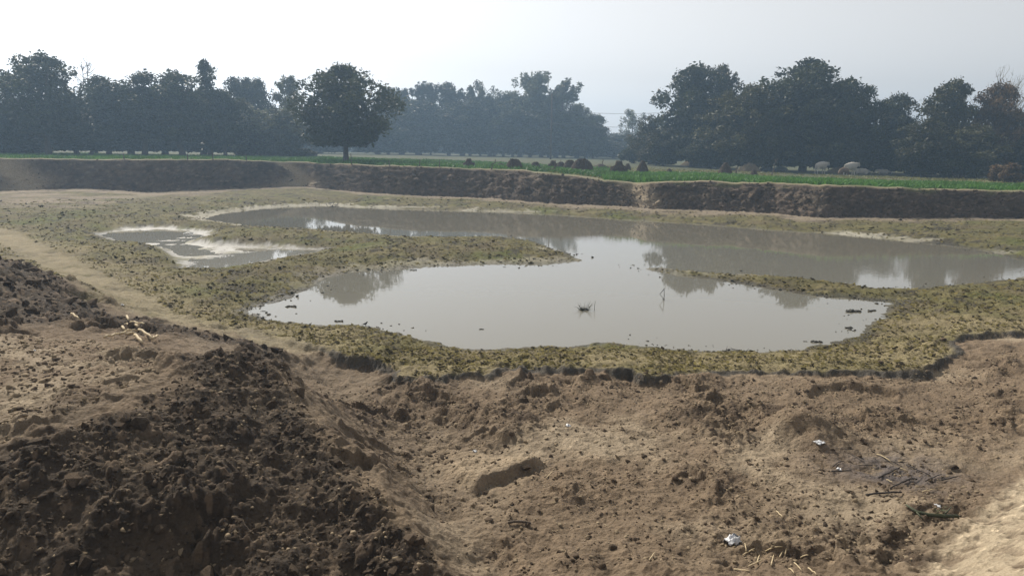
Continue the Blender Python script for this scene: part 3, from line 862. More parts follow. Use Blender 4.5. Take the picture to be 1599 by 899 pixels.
def make_bare(seed, H=12.0, R=2.6, stems=2, upright=1.0):
    rng = np.random.default_rng(seed)
    mb, tw = MB(), MB()
    r0_ = 0.012 * H
    for s in range(stems):
        ox = (s - (stems - 1) / 2) * 0.9
        pts = [np.array([ox * 0.3, 0, -0.3])]
        for i in range(1, 9):
            pts.append(np.array([ox * (0.3 + 0.1 * i) + rng.normal() * 0.05, rng.normal() * 0.05, H * (1 - 0.06 * s) * i / 8]))
        mb.tube(pts, [r0_ * (1.2 - 1.1 * i / 8) for i in range(9)], 6)
        for b in range(26):
            u = rng.uniform(0.35, 0.97)
            k = min(int(u * 8), 7)
            p0 = lerp(pts[k], pts[k + 1], u * 8 - k)
            a = rng.random() * 6.283
            ln = R * (1.15 - u) * rng.uniform(0.6, 1.4)
            dirv = np.array([math.cos(a), math.sin(a), 0.35 * upright])
            p1 = p0 + dirv * ln * 0.5
            p2 = p0 + dirv * ln + np.array([0, 0, 0.25 * ln])
            tw.tube([p0, p1, p2], [r0_ * .32, r0_ * .2, r0_ * .10], 4, False)
            for t in range(4):
                q = lerp(p1, p2, rng.random())
                tw.tube([q, q + rng.normal(size=3) * 0.22 + np.array([0, 0, 0.25])], [r0_ * .12, r0_ * .07], 3, False)
    return mb.mesh('trunk'), tw.mesh('crown'), H, R
def make_bush(seed, H=2.4, R=1.6, nleaf=2200, ls=0.20):
    rng = np.random.default_rng(seed)
    mb = MB()
    cen = []
    for i in range(11):
        a = rng.random() * 6.283; q = R * rng.random() ** 0.5 * 0.8
        c = np.array([q * math.cos(a), q * math.sin(a), H * rng.uniform(0.3, 0.85) * (1 - 0.35 * (q / R) ** 2)])
        cen.append(c)
        mb.tube([(0.1 * math.cos(a), 0.1 * math.sin(a), -0.1), c * 0.5, c], [0.05, 0.035, 0.012], 5, False)
    cen = np.array(cen)
    idx = rng.integers(0, 11, nleaf)
    d = rng.normal(size=(nleaf, 3)); d /= np.linalg.norm(d, axis=1, keepdims=True)
    P = cen[idx] + d * (R * 0.42 * rng.random(nleaf) ** 0.5)[:, None] * np.array([1, 1, 0.9])
    P[:, 2] = np.clip(P[:, 2], 0.03, H)
    tone = (0.7 + 0.6 * rng.random(11))[idx]
    return mb.mesh('stem'), leaf_cloud('foliage', P, np.full(nleaf, ls), rng, 0.1, tone), H, R

PROTO = {
    'lone': make_dense(1, 8.6, 4.7, 0.13, 100, 21000, 0.18, (0.09, 0.24), 0.09, 0.26, 1.3, 0.16),
    'd1': make_dense(2, 11, 4.2, 0.16, 70, 13000, 0.21, (0.14, 0.27), 0.16, 0.28), 'd2': make_dense(3, 11, 3.8, 0.16, 66, 12500, 0.21, (0.15, 0.28), 0.16, 0.28),
    'd3': make_dense(4, 11, 4.6, 0.18, 90, 14000, 0.21, (0.11, 0.23), 0.13, 0.3),
    'low1': make_dense(5, 12.5, 6.0, 0.02, 130, 24000, 0.24, (0.09, 0.20), 0.22, 0.24), 'low2': make_dense(6, 12.5, 6.4, 0.02, 130, 24000, 0.24, (0.09, 0.20), 0.22, 0.2),
    'low3': make_dense(7, 11, 4.6, 0.03, 90, 17000, 0.22, (0.11, 0.23), 0.2, 0.2), 'low4': make_dense(8, 9, 4.0, 0.02, 70, 12000, 0.21, (0.11, 0.25), 0.18, 0.25),
    'tall': make_dense(9, 12, 2.0, 0.05, 60, 8000, 0.20, (0.18, 0.36), 0.18, 0.3),
    'a1': make_airy(21, 12, 2.2, 5000, 0.18), 'a2': make_airy(22, 12, 2.6, 8000, 0.19, 26, 0.2), 'a3': make_airy(23, 12, 1.9, 6000, 0.18, 22, 0.3), 'a4': make_airy(24, 11, 2.6, 2600, 0.16, 13, 0.4),
    'bare': make_bare(31), 'twiggy': make_bare(32, 10, 5.0, 4, 2.0),
    'b1': make_bush(41), 'b2': make_bush(42, 2.0, 1.8), 'b3': make_bush(43, 3.2, 1.7, 2600),
}
_mesh_cache = {}
def mesh_with(me, mat):
    """one mesh datablock for each shape and material"""
    k = (me.name, mat.name)
    if k not in _mesh_cache:
        c = me if not len(me.materials) else me.copy()
        if len(c.materials): c.materials.clear()
        c.materials.append(mat)
        _mesh_cache[k] = c
    return _mesh_cache[k]
def plant(kind, px, top, D, hw, name, label, leaf='leaf', bark='bark', cat='tree', group=None, rz=None, base=None):
    """a tree whose crown top shows at pixel (px, top), D metres away, hw pixels half as wide as its crown"""
    tm, cm, H, R = PROTO[kind]
    if group == G2 and D < 130: D *= 1.35
    d = ray(px, 240)
    s = D / math.hypot(d[0], d[1])
    x, y = d[0] * s, d[1] * s
    z = float(ground_z(x, y)[0])
    q = ray(px, top)
    zt = HC + q[2] * (D / math.hypot(q[0], q[1]))
    hgt = zt - z
    w = hw * (1.22 if group in (G1, G2) and kind[0] != 'a' and kind != 'bare' else 1.05) * depth((x, y, z)) / FPX
    e = empty(name, (x, y, z - 0.05), rnd.uniform(0, 6.28) if rz is None else rz, (w / R, w / R, hgt / H))
    bush = kind[0] == 'b' and kind[1].isdigit()
    obj('stem' if bush else 'trunk', mesh_with(tm, MAT[bark]), None, e)
    cn = 'foliage' if bush else ('branches' if kind in ('bare', 'twiggy') else 'crown')
    obj(cn, mesh_with(cm, MAT[bark] if cn == 'branches' else MAT[leaf]), None, e)
    return tag(e, label, cat, group)

G1, G2, G3, G4 = 'trees of the left grove', 'hazy trees behind the middle of the field', 'big trees of the right grove', 'low bushes at the foot of the trees'
TREES = [
 ('d3', 76, 78, 78, 60, 'broadleaf_tree', 'tall dark broad tree with gappy crown, highest of the left grove', 'leaf', G1),
 ('low4', 4, 138, 82, 34, 'broadleaf_tree', 'small dark tree cut by the left edge of the picture', 'leaf', G1),
 ('low4', 30, 176, 84, 42, 'broadleaf_tree', 'low rounded tree under the left edge of the tallest left tree', 'leaf', G1),
 ('bare', 144, 84, 96, 26, 'bare_tree', 'leafless thin twin stemmed tree rising above the left grove', 'leaf', G1),
 ('d2', 122, 165, 80, 42, 'broadleaf_tree', 'low brownish tree right of the tallest left tree', 'leaf_olive', G1),
 ('d1', 170, 116, 82, 46, 'broadleaf_tree', 'round dark tree just right of the leafless twin stemmed tree', 'leaf', G1),
 ('d3', 226, 108, 80, 56, 'broadleaf_tree', 'wide rounded dark tree in the middle of the left grove', 'leaf', G1),
 ('d2', 286, 108, 80, 48, 'broadleaf_tree', 'flat topped dark tree left of the slender spire like tree', 'leaf', G1),
 ('tall', 329, 92, 82, 19, 'slender_tree', 'slender spire like tree sticking up from the left grove', 'leaf', G1),
 ('d1', 352, 136, 79, 34, 'broadleaf_tree', 'dark tree ending the left grove, right of the spire like tree', 'leaf', G1),
 ('d2', 140, 190, 77, 36, 'broadleaf_tree', 'low leaning tree with bare trunk in front of the left grove', 'leaf', G1),
 ('a2', 378, 118, 96, 26, 'eucalyptus_tree', 'loose hazy tree behind the right end of the left grove', 'leaf', G1),
 ('d1', 404, 119, 96, 30, 'broadleaf_tree', 'round hazy treetop between the left grove and the lone tree', 'leaf', G1),
 ('a1', 446, 117, 94, 22, 'eucalyptus_tree', 'thin see through tree just left of the lone tree', 'leaf_pale', G1),
 ('low4', 392, 160, 84, 40, 'broadleaf_tree', 'greenish low tree left of the lone tree, nearer the left grove', 'leaf_pale', G1),
 ('low4', 440, 164, 82, 40, 'broadleaf_tree', 'pale green low tree touching the left side of the lone tree', 'leaf_pale', G1),
 ('low3', 60, 150, 94, 60, 'broadleaf_tree', 'dim hazy tree seen behind the tallest left tree', 'leaf', G1),
 ('low3', 148, 152, 96, 60, 'broadleaf_tree', 'dim hazy tree seen behind the foot of the leafless twin stemmed tree', 'leaf', G1),
 ('low3', 205, 142, 94, 60, 'broadleaf_tree', 'dim hazy tree behind the wide rounded tree of the left grove', 'leaf', G1),
 ('low3', 258, 138, 94, 60, 'broadleaf_tree', 'dim hazy tree behind the flat topped dark tree', 'leaf', G1),
 ('low3', 318, 142, 94, 60, 'broadleaf_tree', 'dim hazy tree behind the slender spire like tree', 'leaf', G1),
 ('low3', 372, 152, 94, 50, 'broadleaf_tree', 'dim hazy tree behind the right end of the left grove', 'leaf', G1),
 ('lone', 540, 97, 65, 84, 'mango_tree', 'big lone dark tree with straight trunk standing in the green field', 'leaf', None),
 ('low4', 500, 185, 98, 60, 'broadleaf_tree', 'dim low tree seen beneath the left side of the lone tree', 'leaf', G2),
 ('low4', 590, 180, 100, 55, 'broadleaf_tree', 'dim low tree seen beneath the right side of the lone tree', 'leaf', G2),
 ('a2', 624, 136, 104, 20, 'slender_tree', 'rounded narrow hazy tree just right of the lone tree', 'leaf', G2),
 ('a3', 650, 130, 104, 15, 'slender_tree', 'pointed narrow hazy tree, second right of the lone tree', 'leaf', G2),
 ('a2', 672, 128, 106, 16, 'slender_tree', 'pointed narrow hazy tree, third right of the lone tree', 'leaf', G2),
 ('a2', 700, 127, 104, 34, 'broadleaf_tree', 'rounded hazy tree midway between lone tree and the airy pair', 'leaf', G2),
 ('a3', 606, 138, 104, 22, 'eucalyptus_tree', 'feathery hazy treetop touching the right edge of the lone tree', 'leaf_pale', G2),
 ('a1', 734, 134, 104, 22, 'eucalyptus_tree', 'feathery hazy tree just left of the see through round treetop', 'leaf_pale', G2),
 ('a3', 772, 148, 104, 20, 'eucalyptus_tree', 'thin hazy tree just right of the see through round treetop', 'leaf_pale', G2),
 ('a2', 800, 140, 104, 24, 'eucalyptus_tree', 'feathery hazy tree at the left side of the airy pair', 'leaf_pale', G2),
 ('a1', 856, 138, 104, 22, 'eucalyptus_tree', 'thin hazy tree between the tops of the airy pair', 'leaf_pale', G2),
 ('a2', 902, 160, 104, 24, 'eucalyptus_tree', 'thin hazy tree at the right side of the airy pair', 'leaf_pale', G2),
 ('low3', 628, 155, 108, 46, 'broadleaf_tree', 'dim hazy tree directly right of the lone tree crown', 'leaf', G2),
 ('low3', 765, 158, 106, 46, 'broadleaf_tree', 'dim hazy tree filling the dip right of the see through treetop', 'leaf', G2),
 ('low3', 845, 150, 106, 40, 'broadleaf_tree', 'dim hazy tree between the two trees of the airy pair', 'leaf', G2),
 ('low3', 900, 178, 106, 36, 'broadleaf_tree', 'dim hazy tree left of the small round hazy tree', 'leaf', G2),
 ('low3', 655, 152, 100, 46, 'broadleaf_tree', 'low hazy tree below the pointed narrow trees', 'leaf', G2),
 ('low3', 722, 154, 100, 46, 'broadleaf_tree', 'low hazy tree under the see through round treetop', 'leaf', G2),
 ('a4', 750, 125, 104, 20, 'eucalyptus_tree', 'see through round treetop rising alone above the middle trees', 'leaf_pale', G2),
 ('low3', 786, 145, 104, 26, 'broadleaf_tree', 'hazy tree filling the dip left of the airy pair', 'leaf', G2),
 ('a2', 828, 110, 102, 32, 'eucalyptus_tree', 'tall feathery tree, left one of the airy pair', 'leaf_pale', G2),
 ('a3', 880, 124, 102, 26, 'eucalyptus_tree', 'tall feathery tree, right one of the airy pair', 'leaf_pale', G2),
 ('low3', 812, 150, 100, 48, 'broadleaf_tree', 'low hazy tree below the left tree of the airy pair', 'leaf', G2),
 ('low3', 868, 168, 100, 46, 'broadleaf_tree', 'low hazy tree below the right tree of the airy pair', 'leaf', G2),
 ('low3', 926, 176, 102, 25, 'broadleaf_tree', 'small round hazy tree left of the sky gap', 'leaf', G2),
 ('low4', 958, 206, 150, 40, 'broadleaf_tree', 'faint far tree at the bottom of the sky gap', 'leaf', G2),
 ('low4', 915, 206, 145, 40, 'broadleaf_tree', 'faint far tree behind the small round hazy tree', 'leaf', G2),
 ('low4', 1005, 206, 140, 40, 'broadleaf_tree', 'faint far tree at the right of the sky gap', 'leaf', G2),
 ('a4', 984, 170, 106, 20, 'eucalyptus_tree', 'wispy crooked tree standing in the sky gap', 'leaf_pale', G2),
 ('low4', 1014, 176, 92, 32, 'broadleaf_tree', 'round tree between the sky gap and the right grove', 'leaf_olive', G3),
 ('low4', 1036, 196, 86, 36, 'broadleaf_tree', 'low olive tree at the left foot of the right grove', 'leaf_olive', G3),
 ('low3', 1082, 96, 88, 62, 'broadleaf_tree', 'tall ragged dark tree at the left end of the right grove', 'leaf', G3),
 ('a2', 1122, 98, 90, 30, 'eucalyptus_tree', 'feathery top behind the ragged dark tree of the right grove', 'leaf_olive', G3),
 ('low2', 1168, 128, 80, 74, 'broadleaf_tree', 'olive brown wide tree in front of the right grove', 'leaf_olive', G3),
 ('low1', 1255, 92, 84, 92, 'broadleaf_tree', 'huge domed dark tree, highest of the right grove', 'leaf', G3),
 ('low2', 1318, 118, 84, 62, 'broadleaf_tree', 'dark rounded tree on the right shoulder of the huge dome', 'leaf', G3),
 ('low3', 1392, 142, 88, 38, 'broadleaf_tree', 'dark gappy tree left of the notch of sky at the right', 'leaf', G3),
 ('low3', 1476, 119, 82, 48, 'broadleaf_tree', 'round topped tree right of the notch of sky', 'leaf_olive', G3),
 ('low3', 1548, 124, 82, 44, 'broadleaf_tree', 'reddish brown tree under the leafless twigs at the right', 'leaf_dry', G3),
 ('twiggy', 1562, 112, 86, 46, 'bare_tree', 'leafless twiggy treetop above the right end of the grove', 'leaf', G3),
 ('low4', 1600, 170, 84, 46, 'broadleaf_tree', 'tree cut by the right edge of the picture', 'leaf_olive', G3),
 ('low4', 1445, 182, 76, 52, 'broadleaf_tree', 'low scrubby brown tree in front of the notch of sky', 'leaf_olive', G3),
 ('low4', 1520, 190, 78, 55, 'broadleaf_tree', 'low scrubby green tree in front of the right end of the grove', 'leaf_olive', G3),
 ('low4', 1380, 196, 84, 50, 'broadleaf_tree', 'dark low tree behind the resting cattle', 'leaf', G3),
 ('low4', 1110, 200, 82, 46, 'broadleaf_tree', 'dark low tree behind the pointed dung stack', 'leaf', G3),
 ('b1', 1580, 252, 66, 24, 'bush', 'dry brown bush at the right edge of the grazed field', 'leaf_dry', G4),
 ('b2', 1500, 246, 76, 26, 'bush', 'dark bush under the round topped right tree', 'leaf', G4),
 ('b3', 1430, 234, 78, 22, 'bush', 'leafy bush at the foot of the scrubby brown tree', 'leaf_olive', G4),
 ('b2', 470, 232, 84, 24, 'bush', 'dark bush left of the lone tree trunk', 'leaf', G4),
 ('b1', 30, 214, 88, 40, 'bush', 'pale bush under the tree at the left edge', 'leaf_olive', G4),
 ('b3', 990, 226, 96, 26, 'bush', 'dark bush at the foot of the wispy crooked tree', 'leaf', G4),
]
for k, px, top, D, hw, nm, lb, lf, gp in TREES:
    plant(k, px, top, D, hw, nm, lb, lf, 'pale_bark' if nm in ('bare_tree',) and px > 1000 else 'bark', 'bush' if nm == 'bush' else 'tree', gp)
# the dim wood behind the groves reads as one mass
def far_wood():
    rng = np.random.default_rng(77)
    V, S = [], []
    for px in np.arange(-150, 1750, 9.0):
        D = rng.uniform(165, 190)
        d = ray(px, 240); s = D / math.hypot(d[0], d[1])
        x, y = d[0] * s, d[1] * s
        h = rng.uniform(5.0, 8.5) * (0.45 if 925 < px < 1010 else 1.0)
        c = np.array([x, y, 1.7 + h * 0.45])
        m = 170
        q = rng.normal(size=(m, 3)); q /= np.linalg.norm(q, axis=1, keepdims=True)
        V.append(c + q * np.array([3.4, 3.4, h * 0.55]) * (rng.random(m) ** 0.4)[:, None])
    P = np.concatenate(V)
    P[:, 2] = np.maximum(P[:, 2], 1.3 + 0.6 * rng.random(len(P)))
    me = leaf_cloud('far_wood', P, np.full(len(P), 0.6), rng, 0.1)
    o = obj('far_wood', me, MAT['leaf'])
    tag(o, 'dim low wood closing the view behind the groves', kind='stuff')
far_wood()

# ------------------------------------------------------------------ crops and field growth
def blades(name, region, n_, h, w, mat, label, seed, thin=1.0):
    """upright blades over field pixels: region(px-angle, metres behind the bank edge) -> density 0..1"""
    rng = np.random.default_rng(seed)
    th = rng.uniform(-0.70, 0.70, n_ * 3)
    df, zt, run = bank_at(th)
    back = rng.uniform(0.9, 30, n_ * 3)
    keep = rng.random(n_ * 3) < region(th, back)
    th, back, df, run = th[keep][:n_], back[keep][:n_], df[keep][:n_], run[keep][:n_]
    r = df + run + back
    x, y = r * np.sin(th), r * np.cos(th)
    z = ground_z(x, y) - 0.03
    m = len(x)
    hh = h * rng.uniform(0.6, 1.15, m) * (0.8 + 0.4 * fbm(x, y, 3, 3, 500))
    a = rng.uniform(0, 3.14159, m)
    dx, dy = np.cos(a) * w * 0.5, np.sin(a) * w * 0.5
    lx, ly = rng.normal(size=m) * 0.10, rng.normal(size=m) * 0.10
    V = np.stack([np.stack([x - dx, y - dy, z], 1), np.stack([x + dx, y + dy, z], 1), np.stack([x + lx + dx * .7, y + ly + dy * .7, z + hh * 0.75], 1), np.stack([x + lx * 1.6 - dx * .4, y + ly * 1.6, z + hh], 1)], 1).reshape(-1, 3)
    me = mesh_from(name, V, np.arange(4 * m).reshape(-1, 4), False)
    t = (0.75 + 0.5 * rng.random(m)) * (1 + 0.35 * fbm(x, y, 4, 3, 505))
    set_col(me, np.repeat(np.stack([t, t, t * 0.9, np.ones(m)], 1), 4, 0))
    tag(obj(name, me, mat), label, kind='stuff')
def th_of(px): return math.atan2(ray(px, 240)[0], ray(px, 240)[1])
t945, t980, t720, t1040 = th_of(945), th_of(980), th_of(720), th_of(1040)
def reg_right(th, back): return ((th > t945) & (back < np.interp(th, [t945, t1040, 0.7], [6, 13, 12])) & (back > 0.8)) * 1.0
def reg_left(th, back): return ((th < t980) & (back < np.interp(th, [-0.7, th_of(460), t720, t980], [27, 27, 26, 16])) & (back > np.interp(th, [th_of(460), th_of(700), t980], [1.2, 2.0, 4.0]))) * 0.9
def reg_weed(th, back): return ((back > 2) & (th > th_of(860))) * np.clip(0.25 + fbm(th * 60, back, 4, 3, 520), 0, 1)
blades('green_crop', reg_right, 60000, 0.40, 0.075, MAT['crop'], 'bright green young crop along the right bank top', 601)
blades('green_crop', reg_left, 50000, 0.32, 0.09, MAT['crop'], 'pale green young crop round the lone tree on the left', 602)
blades('field_weeds', reg_weed, 26000, 0.20, 0.09, MAT['weed'], 'thin yellowish grass on the grazed field by the dung stacks', 603)

# ------------------------------------------------------------------ things on the field
def dung_stack(px, py, wpx, hpx, kind, name, label, group='dung cake stacks on the field'):
    p = hit(px, py)
    R, H = px_size(p, wpx) / 2, px_size(p, hpx)
    rng = np.random.default_rng(int(px))
    mb = MB()
    layers = 11
    def prof(u):
        if kind == 'cone': return (1 - u) ** 0.75 * 0.94 + 0.06
        if kind == 'step': return 1.0 if u < 0.55 else (0.62 if u < 0.6 else 0.45 * (1 - (u - 0.6) * 0.9))
        return math.sqrt(max(1 - u * u, 0.03))
    core = [((0, 0, H * 0.96 * i / 10), R * prof(i / 10) * 0.9) for i in range(11)]
    mb.tube([(c[0][0], c[0][1], c[0][2] - (0.1 if i == 0 else 0)) for i, c in enumerate(core)], [c[1] for c in core], 12)
    for k in range(layers):
        u = (k + 0.5) / layers
        rr = R * prof(u)
        m = max(4, int(6.28 * rr / 0.24))
        for q in range(m):
            a = 6.283 * (q + 0.5 * (k % 2)) / m + rng.normal() * 0.05
            c = Vector((math.cos(a) * rr * 0.93, math.sin(a) * rr * 0.93, H * u))
            o = Vector((math.cos(a), math.sin(a), 0.35)) * 0.045
            rd = 0.13 * rng.uniform(0.8, 1.15)
            mb.tube([c - o, c + o], [rd, rd * 0.8], 6)
    e = empty(name, (p[0], p[1], p[2] - 0.02), rng.random() * 6)
    obj('cake_wall', mb.mesh('cake_wall', False), MAT['dung'], e)
    top = MB()
    top.tube([(0, 0, H * 0.86), (0.03, 0, H * 0.95), (0, 0, H * 1.02)], [R * prof(0.88) * 1.08 + 0.05, R * prof(0.95) + 0.04, 0.04], 9)
    obj('thatch_cap', top.mesh('thatch_cap', False), MAT['dung'], e)
    tag(e, label, 'dung stack', group)
dung_stack(732, 262, 18, 13, 'step', 'dung_cake_stack', 'small flat topped dung cake stack at the bank edge, leftmost of all')
dung_stack(803, 264, 26, 15, 'dome', 'dung_cake_stack', 'rounded dark dung stack right of the leaning stick')
dung_stack(836, 263, 15, 9, 'dome', 'dung_cake_stack', 'small low dung stack between two bigger rounded ones')
dung_stack(876, 264, 13, 10, 'dome', 'dung_cake_stack', 'small dung stack next to the upright stump post')
dung_stack(863, 263, 14, 11, 'step', 'dung_cake_stack', 'dim squarish dung stack behind the upright stump post')
dung_stack(909, 267, 36, 18, 'dome', 'dung_cake_stack', 'biggest rounded dung stack in the middle of the field')
dung_stack(890, 265, 22, 14, 'dome', 'dung_cake_stack', 'dung stack half hidden behind the biggest rounded one')
dung_stack(966, 271, 26, 19, 'step', 'dung_cake_stack', 'stepped dung stack with a narrow knob on top')
dung_stack(980, 266, 9, 9, 'dome', 'dung_cake_stack', 'little dung stack at the right side of the stepped one')
dung_stack(1003, 271, 22, 19, 'cone', 'dung_cake_stack', 'pointed dung stack just right of the stepped one')
dung_stack(1045, 271, 8, 6, 'dome', 'dung_cake_stack', 'tiny lone dung pile in the grazed field')
dung_stack(1132, 275, 27, 20, 'cone', 'dung_cake_stack', 'pointed wide based dung stack beside the straw heap')
dung_stack(1177, 275, 13, 9, 'cone', 'dung_cake_stack', 'small pointed dung pile in front of the straw heap')
def low_heap(px, py, wpx, hpx, mat, name, label, cat, seed, group=None, dpx=0.6):
    p = hit(px, py)
    R, H = px_size(p, wpx) / 2, px_size(p, hpx)
    rng = np.random.default_rng(seed)
    nr, na = 12, 30
    V, F = [], []
    for i in range(nr + 1):
        u = i / nr
        for j in range(na):
            a = 6.283 * j / na
            wob = 1 + 0.14 * math.sin(a * 2 + seed) + 0.08 * math.sin(a * 5 + seed * 2)
            rr = R * u * wob
            V.append((rr * math.cos(a), rr * math.sin(a) * dpx, H * (1 - u ** 1.9) * (1 + 0.12 * rng.normal()) - 0.04 * u))
    for i in range(nr):
        for j in range(na):
            F.append((i * na + j, i * na + (j + 1) % na, (i + 1) * na + (j + 1) % na, (i + 1) * na + j))
    o = obj(name, mesh_from(name, V, F), MAT[mat])
    o.location = p
    return tag(o, label, cat, group)
low_heap(1170, 268, 38, 12, 'thatch', 'straw_heap', 'low rounded heap of old straw beside the pointed dung stack', 'heap', 3)
low_heap(1078, 259, 40, 8, 'thatch', 'straw_heap', 'flat grey straw heap at the foot of the right grove', 'heap', 5)
low_heap(938, 264, 34, 7, 'dung', 'manure_heap', 'flat dark manure heap right of the biggest rounded dung stack', 'heap', 7, 'flat manure heaps')
low_heap(782, 261, 26, 5, 'dung', 'manure_heap', 'flat dark manure heap left of the rounded dung stack', 'heap', 8, 'flat manure heaps')
low_heap(860, 268, 26, 5, 'dung', 'manure_heap', 'flat dark manure heap in front of the stump post', 'heap', 9, 'flat manure heaps')
low_heap(1468, 271, 60, 5, 'rust', 'soil_heap', 'low reddish soil heap on the grazed field right of the cattle', 'heap', 10)
low_heap(1308, 270, 44, 8, 'thatch', 'straw_heap', 'low straw heap behind the standing cow with the calf', 'heap', 12)
def tarp(px, py):
    p = hit(px, py)
    W, H = px_size(p, 40), px_size(p, 11)
    rng = np.random.default_rng(4)
    nx, ny = 26, 12
    V, F = [], []
    for i in range(nx):
        for j in range(ny):
            u, v = i / (nx - 1), j / (ny - 1)
            prof = (0.95 * math.exp(-((u - 0.22) / 0.16) ** 2) + 0.55 * math.exp(-((u - 0.75) / 0.2) ** 2) + 0.12)
            V.append(((u - 0.5) * W, (v - 0.5) * 1.4 + 0.1 * math.sin(u * 9), H * prof * math.sin(math.pi * v) ** 0.6 + 0.04 * rng.normal()))
    for i in range(nx - 1):
        for j in range(ny - 1):
            F.append((i * ny + j, (i + 1) * ny + j, (i + 1) * ny + j + 1, i * ny + j + 1))
    o = obj('tarpaulin', mesh_from('tarpaulin', V, F), MAT['tarp'])
    o.location = p
    tag(o, 'crumpled pale blue tarpaulin draped on the ground before the huge tree', 'tarpaulin')
tarp(1208, 266)

def stick(px, py, hpx, lean, name, label, cat, mat='wood', rpx=1.6, group=None, fork=False, bend=0.3):
    p = hit(px, py)
    H = px_size(p, hpx)
    L_ = px_size(p, lean)
    r = px_size(p, rpx)
    mb = MB()
    q = random.Random(int(px * 7 + py))
    pts = [(0, 0, -0.25)]
    for i in range(1, 7):
        u = i / 6
        pts.append((L_ * u + q.uniform(-1, 1) * bend * r * 3, q.uniform(-1, 1) * r * bend, H * u))
    mb.tube(pts, [r * (1.1 - 0.45 * i / 6) for i in range(7)], 6)
    if fork:
        b = Vector(pts[4]); mb.tube([b, b + Vector((r * 4, 0, H * 0.18)), b + Vector((r * 6, 0, H * 0.4))], [r * .6, r * .45, r * .3], 5)
    o = obj(name, mb.mesh(name), MAT[mat])
    o.location = p
    return tag(o, label, cat, group)
FP = 'thin fence posts along the bank top'
for px, py, h, lb in [(194,249,9,'thin fence stake in front of the left grove, leftmost one'), (293,250,10,'thin fence stake below the flat topped dark tree'),
        (333,250,12,'thin fence stake below the spire like tree'), (385,251,11,'thin fence stake midway between left grove and footpath'),
        (549,257,17,'tall thin fence post right beside the lone tree trunk'), (608,259,10,'short thin fence stake below the lone tree right side'),
        (655,260,12,'slightly leaning fence stake, first right of the lone tree'), (686,261,12,'straight fence stake, second right of the lone tree')]:
    stick(px, py, h, rnd.uniform(-1.5, 1.5), 'fence_post', lb, 'fence post', 'wood', 0.8, FP, bend=0.1)
stick(766, 265, 16, 7, 'leaning_stick', 'crooked dark stick leaning to the right at the bank edge', 'stick', 'wood', 1.0, bend=0.8)
stick(867, 268, 17, 0, 'stump_post', 'dark upright stump post in front of the dung stacks', 'post', 'wood', 1.3, fork=True)
stick(941, 262, 13, 0, 'fence_post', 'thin upright post left of the stepped dung stack', 'fence post', 'wood', 0.8)
stick(1024, 259, 10, 0, 'fence_post', 'thin upright post behind the pointed dung stack by the trees', 'fence post', 'wood', 0.8)
stick(1149, 275, 14, 1, 'stump_post', 'dark stump post at the left edge of the straw heap', 'post', 'wood', 1.3)
stick(1206, 275, 26, 4, 'leaning_stick', 'forked stick standing before the pale blue tarpaulin', 'stick', 'wood', 0.9, fork=True, bend=0.7)
stick(1460, 276, 12, 1, 'reddish_stake', 'reddish stake at the left of the low soil heap', 'stake', 'rust', 0.8)
stick(1478, 276, 9, 0, 'reddish_stake', 'short reddish stake at the right of the low soil heap', 'stake', 'rust', 0.8)
stick(1139, 262, 45, -1, 'pale_pole', 'pale bamboo pole standing before the right grove', 'pole', 'stalk', 0.6)

